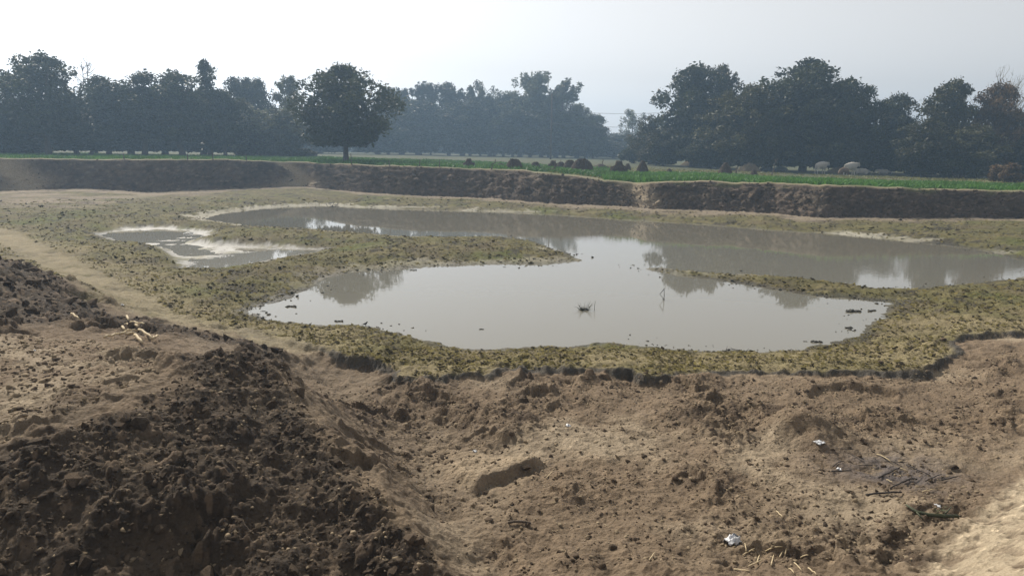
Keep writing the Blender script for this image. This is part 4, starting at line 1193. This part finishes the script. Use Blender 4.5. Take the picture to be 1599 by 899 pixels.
# ------------------------------------------------------------------ cattle
def skin_mesh(name, verts, edges, radii, root=0, sub=1):
    me = bpy.data.meshes.new(name)
    me.from_pydata(verts, edges, [])
    o = bpy.data.objects.new(name, me)
    COL.objects.link(o)
    o.modifiers.new('skin', 'SKIN')
    for i, r in enumerate(radii):
        me.skin_vertices[0].data[i].radius = r if isinstance(r, tuple) else (r, r)
        me.skin_vertices[0].data[i].use_root = (i == root)
    ss = o.modifiers.new('sub', 'SUBSURF'); ss.levels = sub; ss.render_levels = sub
    dg = bpy.context.evaluated_depsgraph_get()
    dg.update()
    m2 = bpy.data.meshes.new_from_object(o.evaluated_get(dg))
    bpy.data.objects.remove(o)
    m2.name = name
    m2.polygons.foreach_set('use_smooth', [True] * len(m2.polygons))
    return m2
def cow(px, py, hpx, facing, label, mat='cow_white', lying=False, calf=False, graze=False, horns=True, name='cow'):
    """facing: heading in radians, 0 = towards +X (right in the picture)"""
    drop = 0.62 if lying else 0.0
    z0 = 1.02 - drop
    V = [(-0.70, 0, z0 + .06), (-0.40, 0, z0 + .02), (0, 0, z0 - .04), (0.40, 0, z0 + .0), (0.60, 0, z0 + .06)]
    R = [(.34, .34), (.38, .40), (.42, .44), (.38, .42), (.27, .32)]
    E = [(0, 1), (1, 2), (2, 3), (3, 4)]
    def chain(root, pts, rs):
        prev = root
        for p, r in zip(pts, rs):
            V.append(p); R.append(r); E.append((prev, len(V) - 1)); prev = len(V) - 1
        return prev
    chain(3, [(0.40, 0, z0 + .42)], [(.13, .12)])                                   # hump
    if graze: nk = [(0.82, 0, z0 + .02), (1.00, 0, z0 - .28), (1.12, 0, z0 - .55), (1.22, 0, z0 - .74)]
    else: nk = [(0.86, 0, z0 + .16), (1.08, 0, z0 + .26), (1.24, 0, z0 + .18), (1.44, 0, z0 - .06)]
    hd = chain(4, nk, [(.19, .24), (.16, .19), (.14, .16), (.09, .10)])
    h2 = nk[1]
    for s in (-1, 1):
        chain(hd - 2, [(h2[0] + .02, s * .16, h2[2] + .05), (h2[0], s * .30, h2[2] + .0)], [(.05, .03), (.035, .02)])   # ears
    if not lying:
        for s in (-1, 1):
            chain(4, [(0.55, s * .15, .72), (0.53, s * .15, .42), (0.52, s * .15, .10), (0.55, s * .15, .03)], [.11, .062, .045, .06])
            chain(0, [(-0.66, s * .17, .78), (-0.60, s * .18, .56), (-0.76, s * .18, .38), (-0.74, s * .18, .08), (-0.70, s * .18, .03)], [.15, .095, .06, .045, .06])
        chain(0, [(-0.93, 0, z0 + .10), (-0.98, 0, z0 - .30), (-0.97, 0, z0 - .58), (-0.96, 0, z0 - .72)], [.045, .025, .02, .045])
    else:
        for s in (-1, 1):
            chain(4, [(0.62, s * .24, .18), (0.86, s * .26, .09), (0.60, s * .28, .06)], [.10, .06, .05])
            chain(0, [(-0.50, s * .34, .20), (-0.18, s * .42, .10), (-0.48, s * .46, .06)], [.15, .09, .05])
        chain(0, [(-0.95, 0.05, z0), (-1.05, 0.15, .10)], [.04, .03])
    p = hit(px, py)
    H = 1.44 - drop if not graze else 1.36
    sc = px_size(p, hpx) / H
    e = empty(name, (p[0], p[1], p[2] - 0.02), facing, (sc, sc, sc))
    obj('body', skin_mesh('body', V, E, R), MAT[mat], e)
    if horns:
        for s in (-1, 1):
            mb = MB()
            b = Vector((h2[0] + .03, s * .07, h2[2] + .10))
            mb.tube([b, b + Vector((0, s * .12, .06)), b + Vector((0.02, s * .18, .20)), b + Vector((0.03, s * .15, .30))], [.03, .026, .018, .006], 6)
            obj('horn', mb.mesh('horn'), MAT['horn'], e)
    return tag(e, label, 'cow' if not calf else 'calf', 'cattle on the grazed field')
cow(1281, 272, 20, math.radians(32), 'white cow standing alone seen from behind, leftmost of the cattle')
cow(1327, 274, 21, math.radians(28), 'white horned cow standing behind the brown calf')
cow(1318, 275, 13, math.radians(200), 'small brown calf grazing beside the standing horned cow', 'cow_brown', calf=True, graze=True, horns=False, name='calf')
cow(1347, 272, 9.5, math.radians(165), 'white cow lying down right of the brown calf', lying=True)
cow(1381, 272, 8, math.radians(150), 'white cow lying down alone, rightmost of the cattle', lying=True)

# ------------------------------------------------------------------ power lines
def power_line(name, ax, bx, D, ys, label, r=0.022):
    e = empty(name, (0, 0, 0))
    ends = []
    for px in (ax, bx):
        d = ray(px, 240); s = D / math.hypot(d[0], d[1])
        x, y = d[0] * s, d[1] * s
        z = float(ground_z(x, y)[0])
        mb = MB(); mb.tube([(x, y, z - 0.5), (x, y, z + 5), (x, y, z + 9.5)], [.14, .12, .09], 8)
        obj('pole', mb.mesh('pole'), MAT['wood'], e)
        ends.append((x, y, px))
    for yy in ys:
        pts = []
        for i in range(17):
            u = i / 16
            x, y = lerp(ends[0][0], ends[1][0], u), lerp(ends[0][1], ends[1][1], u)
            q = ray(lerp(ax, bx, 0.5), yy)
            zz = HC + q[2] * (D / math.hypot(q[0], q[1])) + 0.5 * (2 * u - 1) ** 2
            pts.append((x, y, zz))
        mb = MB(); mb.tube(pts, [r] * 17, 5)
        obj('wire', mb.mesh('wire'), MAT['wire'], e)
    tag(e, label, 'power line')
power_line('power_line', 860, 1075, 112, [178, 199], 'power line wires crossing the sky gap between the groves')
power_line('power_line', -230, 80, 100, [124], 'power line wire at the left edge of the picture')

# ------------------------------------------------------------------ pond details
def twig_thing(name, px, py, polys, mat, label, cat, group=None, flat_z=None, z=None):
    """polys: list of (points in photo pixels relative to the base, radius in pixels); y up"""
    p = hit(px, py) if z is None else unproj(px, py, z)
    s = px_size(p, 1.0)
    mb = MB()
    q = random.Random(int(px + py))
    for pts, r in polys:
        P3 = [(a * s, (c[0] if (c := rest) else q.uniform(-2, 2)) * s, b * s) for a, b, *rest in pts]
        mb.tube(P3, [r * s * (1 - 0.5 * i / max(len(pts) - 1, 1)) for i in range(len(pts))], 5)
    o = obj(name, mb.mesh(name), MAT[mat])
    o.location = p
    return tag(o, label, cat, group)
def reeds():
    p = unproj(911, 484, 0.0)
    s = px_size(p, 1.0)
    q = random.Random(3)
    e = empty('reed_tuft', p)
    mb = MB()
    for i in range(46):
        a = q.uniform(0, 6.28); r = q.uniform(0, 7) * s; L_ = q.uniform(6, 19) * s
        b = Vector((math.cos(a) * r, math.sin(a) * r * 0.7, -0.03))
        o = Vector((math.cos(a) * L_ * q.uniform(.3, 1.0), math.sin(a) * L_ * .6, L_ * q.uniform(.2, 1.0)))
        mb.tube([b, b + o * 0.5 + Vector((0, 0, .1 * L_)), b + o], [.30 * s, .24 * s, .08 * s], 4, False)
    obj('blade', mb.mesh('blade'), MAT['green_wood'], e)
    mb = MB()
    for i in range(16):
        a = q.uniform(0, 6.28); r = q.uniform(0, 5) * s
        c = Vector((math.cos(a) * r * 1.3, math.sin(a) * r, q.uniform(0, 3) * s))
        mb.tube([c - Vector((1.6 * s, 0, 0)), c, c + Vector((1.4 * s, 0.4 * s, 0.2 * s))], [.5 * s, 1.5 * s, .4 * s], 6)
    obj('root_clump', mb.mesh('root_clump'), MAT['mudclump'], e)
    mb = MB(); mb.tube([(17 * s, 0, -0.05), (17.3 * s, 0, 8 * s), (18.5 * s, 0, 15 * s)], [.4 * s, .35 * s, .2 * s], 5)
    obj('stalk', mb.mesh('stalk'), MAT['green_wood'], e)
    tag(e, 'spiky tuft of dark reeds standing in the open water', 'reeds')
reeds()
twig_thing('bent_twig', 1036, 468, [([(0, -3, 0), (1, 6, 0), (0, 19, 0)], .7), ([(0, 17, 0), (-6, 9, 0), (-2, 4, 0), (0, -2, 0)], .55), ([(0, 3, 0), (4, -3, 0)], .5)], 'char', 'thin bent twig standing in the water below the right spit', 'twig', z=0.0)
twig_thing('twisted_root', 949, 533, [([(-3, -2, 0), (-4, 8, 0), (1, 15, 0), (4, 18, 0)], .8), ([(0, 15, 0), (-7, 10, 0), (-10, 7, 0), (-5, 0, 0)], .45), ([(0, 15, 0), (3, 7, 0), (6, 0, 0)], .7),
    ([(-1, 14, 1), (-2, 6, 1), (0, -1, 1)], .55), ([(1, 12, -1), (3, 4, -1), (2, -1, -1)], .5), ([(3, 7, 0), (10, 4, 0), (14, 1, 0)], .6), ([(-4, 8, 1), (0, 4, 1), (5, 6, 1)], .4), ([(-2, 5, 0), (4, 9, 0)], .4)],
    'char', 'twisted dark root sticking up at the near water edge', 'root')
twig_thing('fallen_branch', 1165, 549, [([(-32, 3, 0), (-18, 3, 3), (0, 1, -2), (10, 1, 0)], .6), ([(-31, 1, 0), (-30, 9, 0)], .4), ([(-18, 3, 0), (-26, 7, 0)], .35), ([(0, 1, 0), (4, 5, 0)], .4)], 'char', 'thin fallen branch lying along the near water edge', 'branch')
twig_thing('thorn_branch', 520, 324, [([(-14, 0, 0), (0, 2, 0), (14, 1, 0)], .7), ([(-8, 0, 0), (-11, 6, 0)], .5), ([(-2, 1, 0), (2, 8, 0)], .5), ([(3, 1, 0), (9, 7, 0)], .5), ([(8, 1, 0), (7, 6, 0)], .4), ([(0, 2, 0), (-6, 5, 0)], .4)], 'char', 'dark thorny branch on the far pale shore of the pond', 'branch')
def clump_mesh(name, seed, pts=16, sq=0.7):
    rng = np.random.default_rng(seed)
    bm = bmesh.new()
    for q in range(pts):
        d = rng.normal(size=3); d /= np.linalg.norm(d)
        d *= rng.uniform(0.75, 1.1)
        bm.verts.new((d[0], d[1] * rng.uniform(.8, 1), d[2] * sq))
    r = bmesh.ops.convex_hull(bm, input=bm.verts)
    junk = [v for v in bm.verts if not v.link_faces]
    bmesh.ops.delete(bm, geom=junk, context='VERTS')
    me = bpy.data.meshes.new(name)
    bm.to_mesh(me); bm.free()
    return me
CLODS = [clump_mesh('clod', 300 + i, 15 + i % 3, 0.6 + 0.05 * (i % 4)) for i in range(14)]
PALE = [m.copy() for m in CLODS[:6]]
for m in CLODS: m.materials.append(MAT['clod'])
for m in PALE: m.materials.append(MAT['clod_pale'])
def mud_clump(px, py, wpx, label):
    p = unproj(px, py, 0.0)
    s = px_size(p, wpx) / 2
    e = empty('mud_clump', p)
    q = random.Random(int(px))
    for i in range(5):
        me = CLODS[q.randrange(14)].copy(); me.materials.clear(); me.materials.append(MAT['mudclump'])
        o = obj('lump', me, None, e)
        o.location = ((i - 2) * s * 0.38 + q.uniform(-.1, .1) * s, q.uniform(-.3, .3) * s, s * 0.1)
        k = s * q.uniform(0.3, 0.5)
        o.scale = (k, k, k * 0.7)
        o.rotation_euler = (q.uniform(-.4, .4), q.uniform(-.4, .4), q.uniform(0, 6))
    tag(e, label, 'mud clump', 'mud clumps in the shallows')
mud_clump(455, 479, 18, 'dark mud clump in the left end of the near water')
mud_clump(1275, 534, 18, 'dark mud clump near the right lower shore')
mud_clump(1257, 533, 6, 'tiny mud clump beside the bigger one near the right lower shore')
mud_clump(1333, 487, 24, 'wide mud clump in the shallows at the right end of the near water')
mud_clump(1362, 485, 12, 'small mud clump hard by the right end of the near water')
mud_clump(645, 422, 10, 'small mud clump along the edge of the left spit')
mud_clump(1303, 446, 22, 'mud clump on the lower edge of the right spit')
mud_clump(411, 486, 7, 'tiny mud clump at the left tip of the near water')
mud_clump(752, 514, 8, 'tiny floating clot in the middle of the near water')
mud_clump(1325, 512, 14, 'flat mud clump off the right lower shore')
mud_clump(788, 417, 4, 'speck of mud off the left spit')
mud_clump(530, 502, 14, 'low mud clump at the lower left shore')
def bird(px, py, hpx, face):
    p = hit(px, py)
    s = px_size(p, hpx) / 0.16
    e = empty('bird', p, face, (s, s, s))
    V = [(-.05, 0, .075), (0, 0, .085), (.035, 0, .105), (.05, 0, .135), (.062, 0, .142), (-.10, 0, .062), (-.15, 0, .055), (0, .015, .04), (0, -.015, .04)]
    E = [(0, 1), (1, 2), (2, 3), (3, 4), (0, 5), (5, 6), (1, 7), (1, 8)]
    obj('body', skin_mesh('body', V, E, [.026, .034, .026, .020, .015, (.016, .008), (.014, .005), .008, .008], 1), MAT['bird'], e)
    mb = MB(); mb.tube([(.06, 0, .14), (.085, 0, .137)], [.006, .001], 5)
    obj('beak', mb.mesh('beak'), MAT['horn'], e)
    for sg in (-1, 1):
        mb = MB(); mb.tube([(0, sg * .013, .05), (0.004, sg * .013, .0), (.02, sg * .014, -.005)], [.004, .003, .003], 4)
        obj('leg', mb.mesh('leg'), MAT['horn'], e)
    tag(e, 'small dark bird perched at the lower left water edge', 'bird')
bird(571, 509, 8, 0.5)

# ------------------------------------------------------------------ clods: the large ones singly, the rest as a mass
def inside(poly, m, rng, margin=0.0):
    lo, hi_ = poly.min(0), poly.max(0)
    P = rng.uniform(lo, hi_, size=(m, 2))
    return P[polygon_sd(P[:, 0], P[:, 1], poly) < -margin]
def place_clods(P, sizes, parent, rng, pale=0.12):
    z = ground_z(P[:, 0], P[:, 1])
    for (x, y), zz, s in zip(P, z, sizes):
        me = PALE[rng.integers(6)] if rng.random() < pale * (s < 0.05) else CLODS[rng.integers(14)]
        o = obj('clod', me, None, parent)
        o.location = (x, y, zz + s * 0.12)
        o.rotation_euler = (rng.normal() * 0.5, rng.normal() * 0.5, rng.random() * 6.28)
        o.scale = (s * rng.uniform(.8, 1.2), s * rng.uniform(.7, 1.0), s * rng.uniform(.6, .95))
def clod_mass(name, P, sizes, parent, rng, mat='clod', sink=0.05, water=False):
    base = []
    for i in range(8):
        me = clump_mesh('t', 900 + i, 10, 0.75)
        v = np.array([tuple(q.co) for q in me.vertices]); f = [tuple(p.vertices) for p in me.polygons]
        base.append((v, np.array(f))); bpy.data.meshes.remove(me)
    z = ground_z(P[:, 0], P[:, 1])
    if water: z = np.maximum(z, 0.0)
    Vs, Fs, nv = [], [], 0
    for i in range(len(P)):
        v, f = base[rng.integers(8)]
        a = rng.random() * 6.283
        c, s_ = math.cos(a), math.sin(a)
        k = sizes[i]
        w = v * np.array([1, rng.uniform(.7, 1), rng.uniform(.6, 1)]) * k
        w = np.stack([w[:, 0] * c - w[:, 1] * s_, w[:, 0] * s_ + w[:, 1] * c, w[:, 2]], 1)
        Vs.append(w + np.array([P[i, 0], P[i, 1], z[i] + k * sink]))
        Fs.append(f + nv); nv += len(v)
    o = obj(name, mesh_from(name, np.concatenate(Vs), np.concatenate(Fs), False), MAT[mat], parent)
    o['kind'] = 'stuff'
    return o
def clods():
    rng = np.random.default_rng(55)
    heap, floor = TERR[1], TERR[0]
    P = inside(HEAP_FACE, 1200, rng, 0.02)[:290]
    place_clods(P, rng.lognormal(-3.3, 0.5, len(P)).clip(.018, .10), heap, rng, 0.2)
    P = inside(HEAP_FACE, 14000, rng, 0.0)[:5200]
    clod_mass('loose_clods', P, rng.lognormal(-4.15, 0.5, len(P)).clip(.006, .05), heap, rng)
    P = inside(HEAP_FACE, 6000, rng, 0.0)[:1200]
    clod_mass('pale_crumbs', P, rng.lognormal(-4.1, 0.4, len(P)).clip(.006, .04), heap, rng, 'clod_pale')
    P = inside(HEAP_BACK, 700, rng, 0.05)[:110]
    place_clods(P, rng.lognormal(-2.5, 0.4, len(P)).clip(.04, .22), floor, rng, 0.1)
    P = inside(HEAP_BACK, 5000, rng, 0.05)[:1500]
    clod_mass('loose_clods', P, rng.lognormal(-3.5, 0.45, len(P)).clip(.012, .07), floor, rng)
    P = inside(SAND_L, 6000, rng, 0.0)[:1500]
    clod_mass('pale_crumbs', P, rng.lognormal(-4.0, 0.5, len(P)).clip(.006, .06), floor, rng, 'clod_pale')
    P = inside(SAND_L, 3000, rng, 0.0)[:500]
    clod_mass('loose_clods', P, rng.lognormal(-3.8, 0.5, len(P)).clip(.006, .07), floor, rng)
    # clods on the floor that can be picked out
    spots = [(758,770,12),(775,785,14),(800,788,10),(806,798,9),(745,772,9),(788,778,8),(957,855,20),(1137,815,15),(873,862,12),(885,868,10),(985,873,12),(1348,690,14),(1300,702,10),(925,760,7),(850,776,6),
             (1345,686,9),(1410,700,9),(1445,690,10),(1390,693,8),(690,715,14),(705,722,12),(672,712,10),(655,735,8),(640,640,12),(625,632,8),(660,650,9),(980,720,10),(1025,746,8),(1060,660,10),(1085,668,12),
             (1170,690,9),(1530,700,8),(1200,780,8),(1330,770,8),(1245,790,7),(1290,806,9),(1360,800,10),(900,890,10),(830,880,8),(1150,760,7),(1040,790,6),(1100,720,8)]
    Q, S = [], []
    for px, py, w in spots:
        p = hit(px, py); Q.append(p[:2]); S.append(px_size(p, w) / 2)
    place_clods(np.array(Q), S, floor, rng, 0.15)
    reg = np.array([unproj(a, b, .05)[:2] for a, b in [(470,590),(620,600),(1000,600),(1400,600),(1590,560),(1590,740),(1440,899),(720,899),(600,740)]])
    P = inside(reg, 600, rng, 0.05)[:140]
    place_clods(P, rng.lognormal(-3.6, 0.4, len(P)).clip(.015, .08), floor, rng, 0.35)
    P = inside(reg, 40000, rng, 0.05)
    kk = fbm(P[:, 0], P[:, 1], 1.7, 3, 5) + 0.3 * rng.normal(size=len(P))
    P = P[kk > -0.05][:12500]
    clod_mass('loose_clods', P[:5000], rng.lognormal(-4.2, 0.55, 5000).clip(.005, .06), floor, rng)
    clod_mass('pale_crumbs', P[5000:], rng.lognormal(-4.3, 0.5, len(P) - 5000).clip(.005, .04), floor, rng, 'clod_pale')
    th = rng.uniform(-0.68, 0.68, 9000)
    th = th[rng.random(9000) < np.interp(th, [-0.6, -0.2, 0.0], [0.12, 0.35, 0.6])]
    bfo, _, bru = bank_at(th)
    rr = bfo + bru * rng.random(len(th)) ** 1.3
    P = np.stack([rr * np.sin(th), rr * np.cos(th)], 1)
    clod_mass('bank_clods', P, rng.lognormal(-2.9, 0.45, len(P)).clip(.025, .16), TERR[3], rng)
    # lumps on the algae flats
    shore = TERR[2]
    reg = np.array([unproj(a, b, .2)[:2] for a, b in [(0,330),(330,345),(380,480),(600,520),(900,548),(1300,548),(1400,480),(1560,440),(1599,515),(1490,530),(1440,575),(1100,570),(900,565),(620,565),(400,515),(150,430)]])
    P = inside(reg, 9000, rng, 0.1)
    P = P[(polygon_sd(P[:, 0], P[:, 1], POND) > 0.15) & (polygon_sd(P[:, 0], P[:, 1], SCUM) > 0)][:2600]
    Q = inside(POND - 0.0, 60000, rng, -0.1)
    dq = polygon_sd(Q[:, 0], Q[:, 1], POND)
    Q = Q[(dq > -0.9 * rng.random(len(Q)) ** 3) & (fbm(Q[:, 0], Q[:, 1], 2.0, 3, 370) > 0.0) & (Q[:, 1] < 32)][:500]
    me_ = clod_mass('shore_crumbs', Q, rng.lognormal(-3.5, 0.45, len(Q)).clip(.01, .07), shore, rng, 'mudclump', 0.0, water=True)
    clod_mass('mud_crumbs', P, rng.lognormal(-3.7, 0.45, len(P)).clip(.01, .08), shore, rng)
clods()
def algae_flakes():
    rng = np.random.default_rng(91)
    m = 150000
    r = 1 / rng.uniform(1 / 48.0, 1 / 9.0, m)
    th = rng.uniform(-0.68, 0.68, m)
    x, y = r * np.sin(th), r * np.cos(th)
    df = bank_at(th)[0]
    st, par = polyline_sd(x, y, STEP)
    w = np.interp(par, np.arange(len(STEP_W)), STEP_W)
    ok = (st > np.where(w < 0.5, w + 0.05, -0.4 * w)) & (r < df - 1.0) & (polygon_sd(x, y, POND) > 0.1) & (polygon_sd(x, y, SCUM) > 0.1) & (np.abs(polyline_sd(x, y, PATH)[0]) > 0.5)
    ok &= (fbm(x, y, 1.1, 3, 145) + fbm(x, y, 0.5, 2, 147) + rng.normal(size=m) * 0.25) > -0.25
    x, y, r = x[ok], y[ok], r[ok]
    z = ground_z(x, y)
    m = len(x)
    P = np.stack([x, y, z + 0.012], 1)
    sz = (0.008 + 0.0009 * r) * rng.lognormal(0, 0.5, m).clip(.4, 3)
    a = rng.random(m) * 6.283
    d = np.stack([np.cos(a), np.sin(a), rng.normal(size=m) * 0.25], 1)
    e = np.stack([-np.sin(a), np.cos(a), rng.normal(size=m) * 0.25], 1)
    up = np.zeros((m, 3)); up[:, 2] = rng.uniform(0.0, 0.3, m)
    s_ = sz[:, None]
    V = np.stack([P - d * s_, P + e * s_ * .7 + up * s_ * .5, P + d * s_ + up * s_, P - e * s_ * .7], 1).reshape(-1, 3)
    me = mesh_from('algae_flakes', V, np.arange(4 * m).reshape(-1, 4), False)
    t = rng.uniform(0.6, 1.2, m) * (1 + 0.5 * fbm(x, y, 1.5, 3, 99))
    dk = rng.random(m) < 0.2
    C = np.stack([t * np.where(dk, .30, 1), t * np.where(dk, .28, .95), t * np.where(dk, .5, 1), np.ones(m)], 1)
    set_col(me, np.repeat(np.clip(C, 0.05, 2), 4, 0))
    o = obj('algae_flakes', me, MAT['algae'], TERR[2])
    o['kind'] = 'stuff'
algae_flakes()

# ------------------------------------------------------------------ stalks, twigs and litter on the ground
def stalk(a, b, r, mat, name, label, cat, group, lift=0.01, bend=0.0):
    pa, pb = hit(*a), hit(*b)
    m = (pa + pb) / 2
    mid = np.array([m[0], m[1], max(float(ground_z(m[0], m[1])[0]), m[2]) + lift + bend])
    pts = [pa + [0, 0, lift + r], lerp(pa, mid, .5) + [0, 0, lift + r], mid + [0, 0, r], lerp(mid, pb, .5) + [0, 0, lift + r], pb + [0, 0, lift + r]]
    for q in pts: q[2] = max(q[2], float(ground_z(q[0], q[1])[0]) + r * 0.6)
    mb = MB(); c = Vector(pts[2])
    mb.tube([Vector(q) - c for q in pts], [r, r, r * .95, r * .9, r * .7], 6)
    o = obj(name, mb.mesh(name), MAT[mat])
    o.location = c
    return tag(o, label, cat, group)
DRY = ['flat pale stalk at the far left end of the stalk scatter', 'pale stalk continuing the flat one, left side of the stalk scatter', 'thick short pale stalk pointing to the camera, nearest of the scatter', 'longest straight pale stalk, right side of the stalk scatter', 'short pale stalk joined to the longest one at its right end', 'stubby upright pale stalk, farthest of the stalk scatter', 'thin pale stalk lying level behind the longest one', 'short tilted pale stalk left of the middle of the scatter', 'thin level pale stalk in the middle of the scatter', 'tiny thick pale stalk just above the longest one', 'thin long pale stalk over the dark hollow of the scatter', 'thin short pale stalk near the upright one', 'single pale stalk lying apart, left of the scatter']
for _i, (a, b, r) in enumerate([((163,532),(186,527),.016),((186,527),(213,526),.018),((211,528),(223,541),.02),((217,519),(239,534),.017),((239,534),(248,529),.016),((198,498),(201,505),.02),((204,507),(228,511),.014),
                ((191,515),(195,520),.018),((197,521),(215,522),.014),((212,512),(215,515),.02),((175,529),(205,521),.012),((196,510),(206,512),.012),((112,494),(124,503),.016)]):
    stalk(a, b, r, 'stalk', 'dry_stalk', DRY[_i], 'stalk', 'dry stalks on the left clods', 0.03)
STRAW = ["short straw left of the bag's straw scatter, tilted up", 'upright looking straw left of the middle of the near straw scatter', 'upright looking straw in the middle of the near straw scatter', 'short straw at the far side of the near straw scatter', 'tiny straw at the far right of the near straw scatter', 'long straw at the near left of the straw scatter', 'straw slanting to the camera at the right of the straw scatter', 'straw at the very bottom right of the straw scatter', 'short straw just right below the white plastic bag', 'longest level straw at the far side of the straw scatter', 'level straw at the very bottom left of the straw scatter', 'tiny straw at the bottom of the straw scatter', 'lone straw on the floor left of the plastic bag', 'lone straw at the right end of the sandy ledge', 'tiny level straw right of the straw scatter']
for _i, (a, b) in enumerate([((1160,868),(1178,858)),((1182,880),(1186,868)),((1204,884),(1208,868)),((1217,872),(1222,862)),((1226,868),(1228,858)),((1168,886),(1190,876)),((1240,880),(1252,893)),((1262,888),(1275,899)),((1163,850),(1165,862)),
             ((1195,862),(1222,855)),((1146,890),(1170,893)),((1232,889),(1240,897)),((1014,876),(1022,864)),((853,748),(862,738)),((1250,872),(1262,868))]):
    stalk(a, b, 0.006, 'stalk', 'straw', STRAW[_i], 'straw', 'broken straws on the floor', 0.006)
CHAR = ['straight charred twig at the left end of the ash patch, below the tiny scrap', 'thin charred twig above the left end of the ash patch', 'thickest longest charred twig along the near edge of the ash patch', 'charred twig slanting up to the right in the middle of the ash', 'thin charred twig slanting down to the right at the far edge of the ash', 'charred twig slanting down to the right at the right side of the ash', 'short charred twig just behind the thickest one', 'charred twig near the right end of the ash, tilted up', 'thin level charred twig in the left middle of the ash', 'short charred twig tilted up at the left end of the ash', 'short charred twig right of the middle of the ash', 'thin charred twig sloping down near the far left edge of the ash', 'rightmost charred twig lying outside the ash', 'thin level charred twig near the far edge of the ash']
for _i, (a, b, r) in enumerate([((1298,738),(1330,737),.012),((1305,702),(1340,704),.006),((1352,775),(1408,771),.016),((1372,748),(1405,732),.014),((1368,712),(1408,730),.008),((1415,728),(1452,744),.011),((1390,764),(1415,752),.012),((1445,753),(1470,742),.010),
                ((1340,728),(1370,728),.007),((1300,731),(1318,722),.010),((1410,755),(1432,750),.012),((1330,712),(1350,724),.006),((1470,752),(1495,746),.012),((1380,722),(1420,724),.006)]):
    stalk(a, b, r * 0.6, 'char', 'charred_twig', CHAR[_i], 'twig', 'charred twigs in the ash patch', 0.01)
ASHS = ['short pale straw in the middle of the ash patch', 'longest pale straw, at the far edge of the ash patch', 'tiny pale straw right of the middle of the ash patch', 'pale straw below the right end of the ash patch', 'lone pale straw on bare floor well left of the ash patch']
for _i, (a, b) in enumerate([((1384,751),(1394,756)),((1369,711),(1392,724)),((1405,733),(1417,738)),((1440,770),(1460,766)),((1212,800),(1222,810))]):
    stalk(a, b, 0.006, 'stalk', 'ash_straw', ASHS[_i], 'straw', 'pale straws near the ash patch', 0.012)
stalk((793, 819), (829, 820), .012, 'wood', 'wood_chip', 'thin brown stick lying flat on the near floor', 'stick', None)
def green_branch():
    e = empty('green_branch', hit(1455, 806))
    o0 = Vector(e.location)
    pts = [Vector(hit(x, y)) + Vector((0, 0, .03)) for x, y in [(1414,792),(1430,803),(1450,808),(1472,810),(1496,810)]]
    mb = MB(); mb.tube([p - o0 for p in pts], [.008, .014, .017, .018, .014], 6)
    mb.tube([pts[1] - o0, Vector(hit(1440, 814)) - o0 + Vector((0, 0, .03))], [.010, .005], 5)
    mb.tube([pts[3] - o0, Vector(hit(1484, 802)) - o0 + Vector((0, 0, .07))], [.010, .005], 5)
    obj('branch', mb.mesh('branch'), MAT['green_wood'], e)
    rng = np.random.default_rng(6)
    c = np.array(Vector(hit(1470, 806)) - o0)
    P = c + rng.normal(size=(11, 3)) * np.array([.045, .035, .015]) + [0, 0, .05]
    obj('leaves', leaf_cloud('leaves', P, np.full(11, 0.03), rng), MAT['leaf_pale'], e)
    tag(e, 'dark green cut branch with a few leaves on the floor at right', 'branch')
green_branch()
def litter(px, py, wpx, hpx, seed, label, name='litter', tall=0.5):
    p = hit(px, py)
    W, H = px_size(p, wpx), px_size(p, hpx)
    rng = np.random.default_rng(seed)
    nx = 9
    V, F = [], []
    for i in range(nx):
        for j in range(nx):
            u, v = i / (nx - 1) - .5, j / (nx - 1) - .5
            V.append((u * W + rng.normal() * W * .05, v * W * 0.8 + rng.normal() * W * .05, max(0.0, H * tall * (1 - 2.2 * (u * u + v * v)) + rng.normal() * H * .22) + 0.008))
    for i in range(nx - 1):
        for j in range(nx - 1):
            F.append((i * nx + j, (i + 1) * nx + j, (i + 1) * nx + j + 1, i * nx + j + 1))
    o = obj(name, mesh_from(name, V, F, False), MAT['plastic'])
    o.location = p
    o.rotation_euler = (0, 0, rng.random() * 3)
    sm = o.modifiers.new('thickness', 'SOLIDIFY'); sm.thickness = 0.002
    tag(o, label, 'litter', 'white litter on the floor')
litter(1145, 848, 22, 14, 1, 'crumpled white plastic bag on the near floor', 'plastic_bag', 0.8)
litter(1280, 692, 15, 5, 2, 'white plastic strip below the dark earth lump')
litter(887, 666, 8, 5, 3, 'small white scrap in the middle of the floor')
litter(1463, 790, 12, 2, 4, 'flat white scrap above the green branch')
litter(742, 706, 6, 5, 5, 'tiny white scrap left of the sandy ledge')
litter(1310, 734, 7, 4, 6, 'tiny white scrap on the ash patch edge')
litter(53, 549, 6, 4, 7, 'tiny white scrap on the sandy left slope')
litter(191, 477, 5, 3, 8, 'tiny white scrap beside the tan footpath')
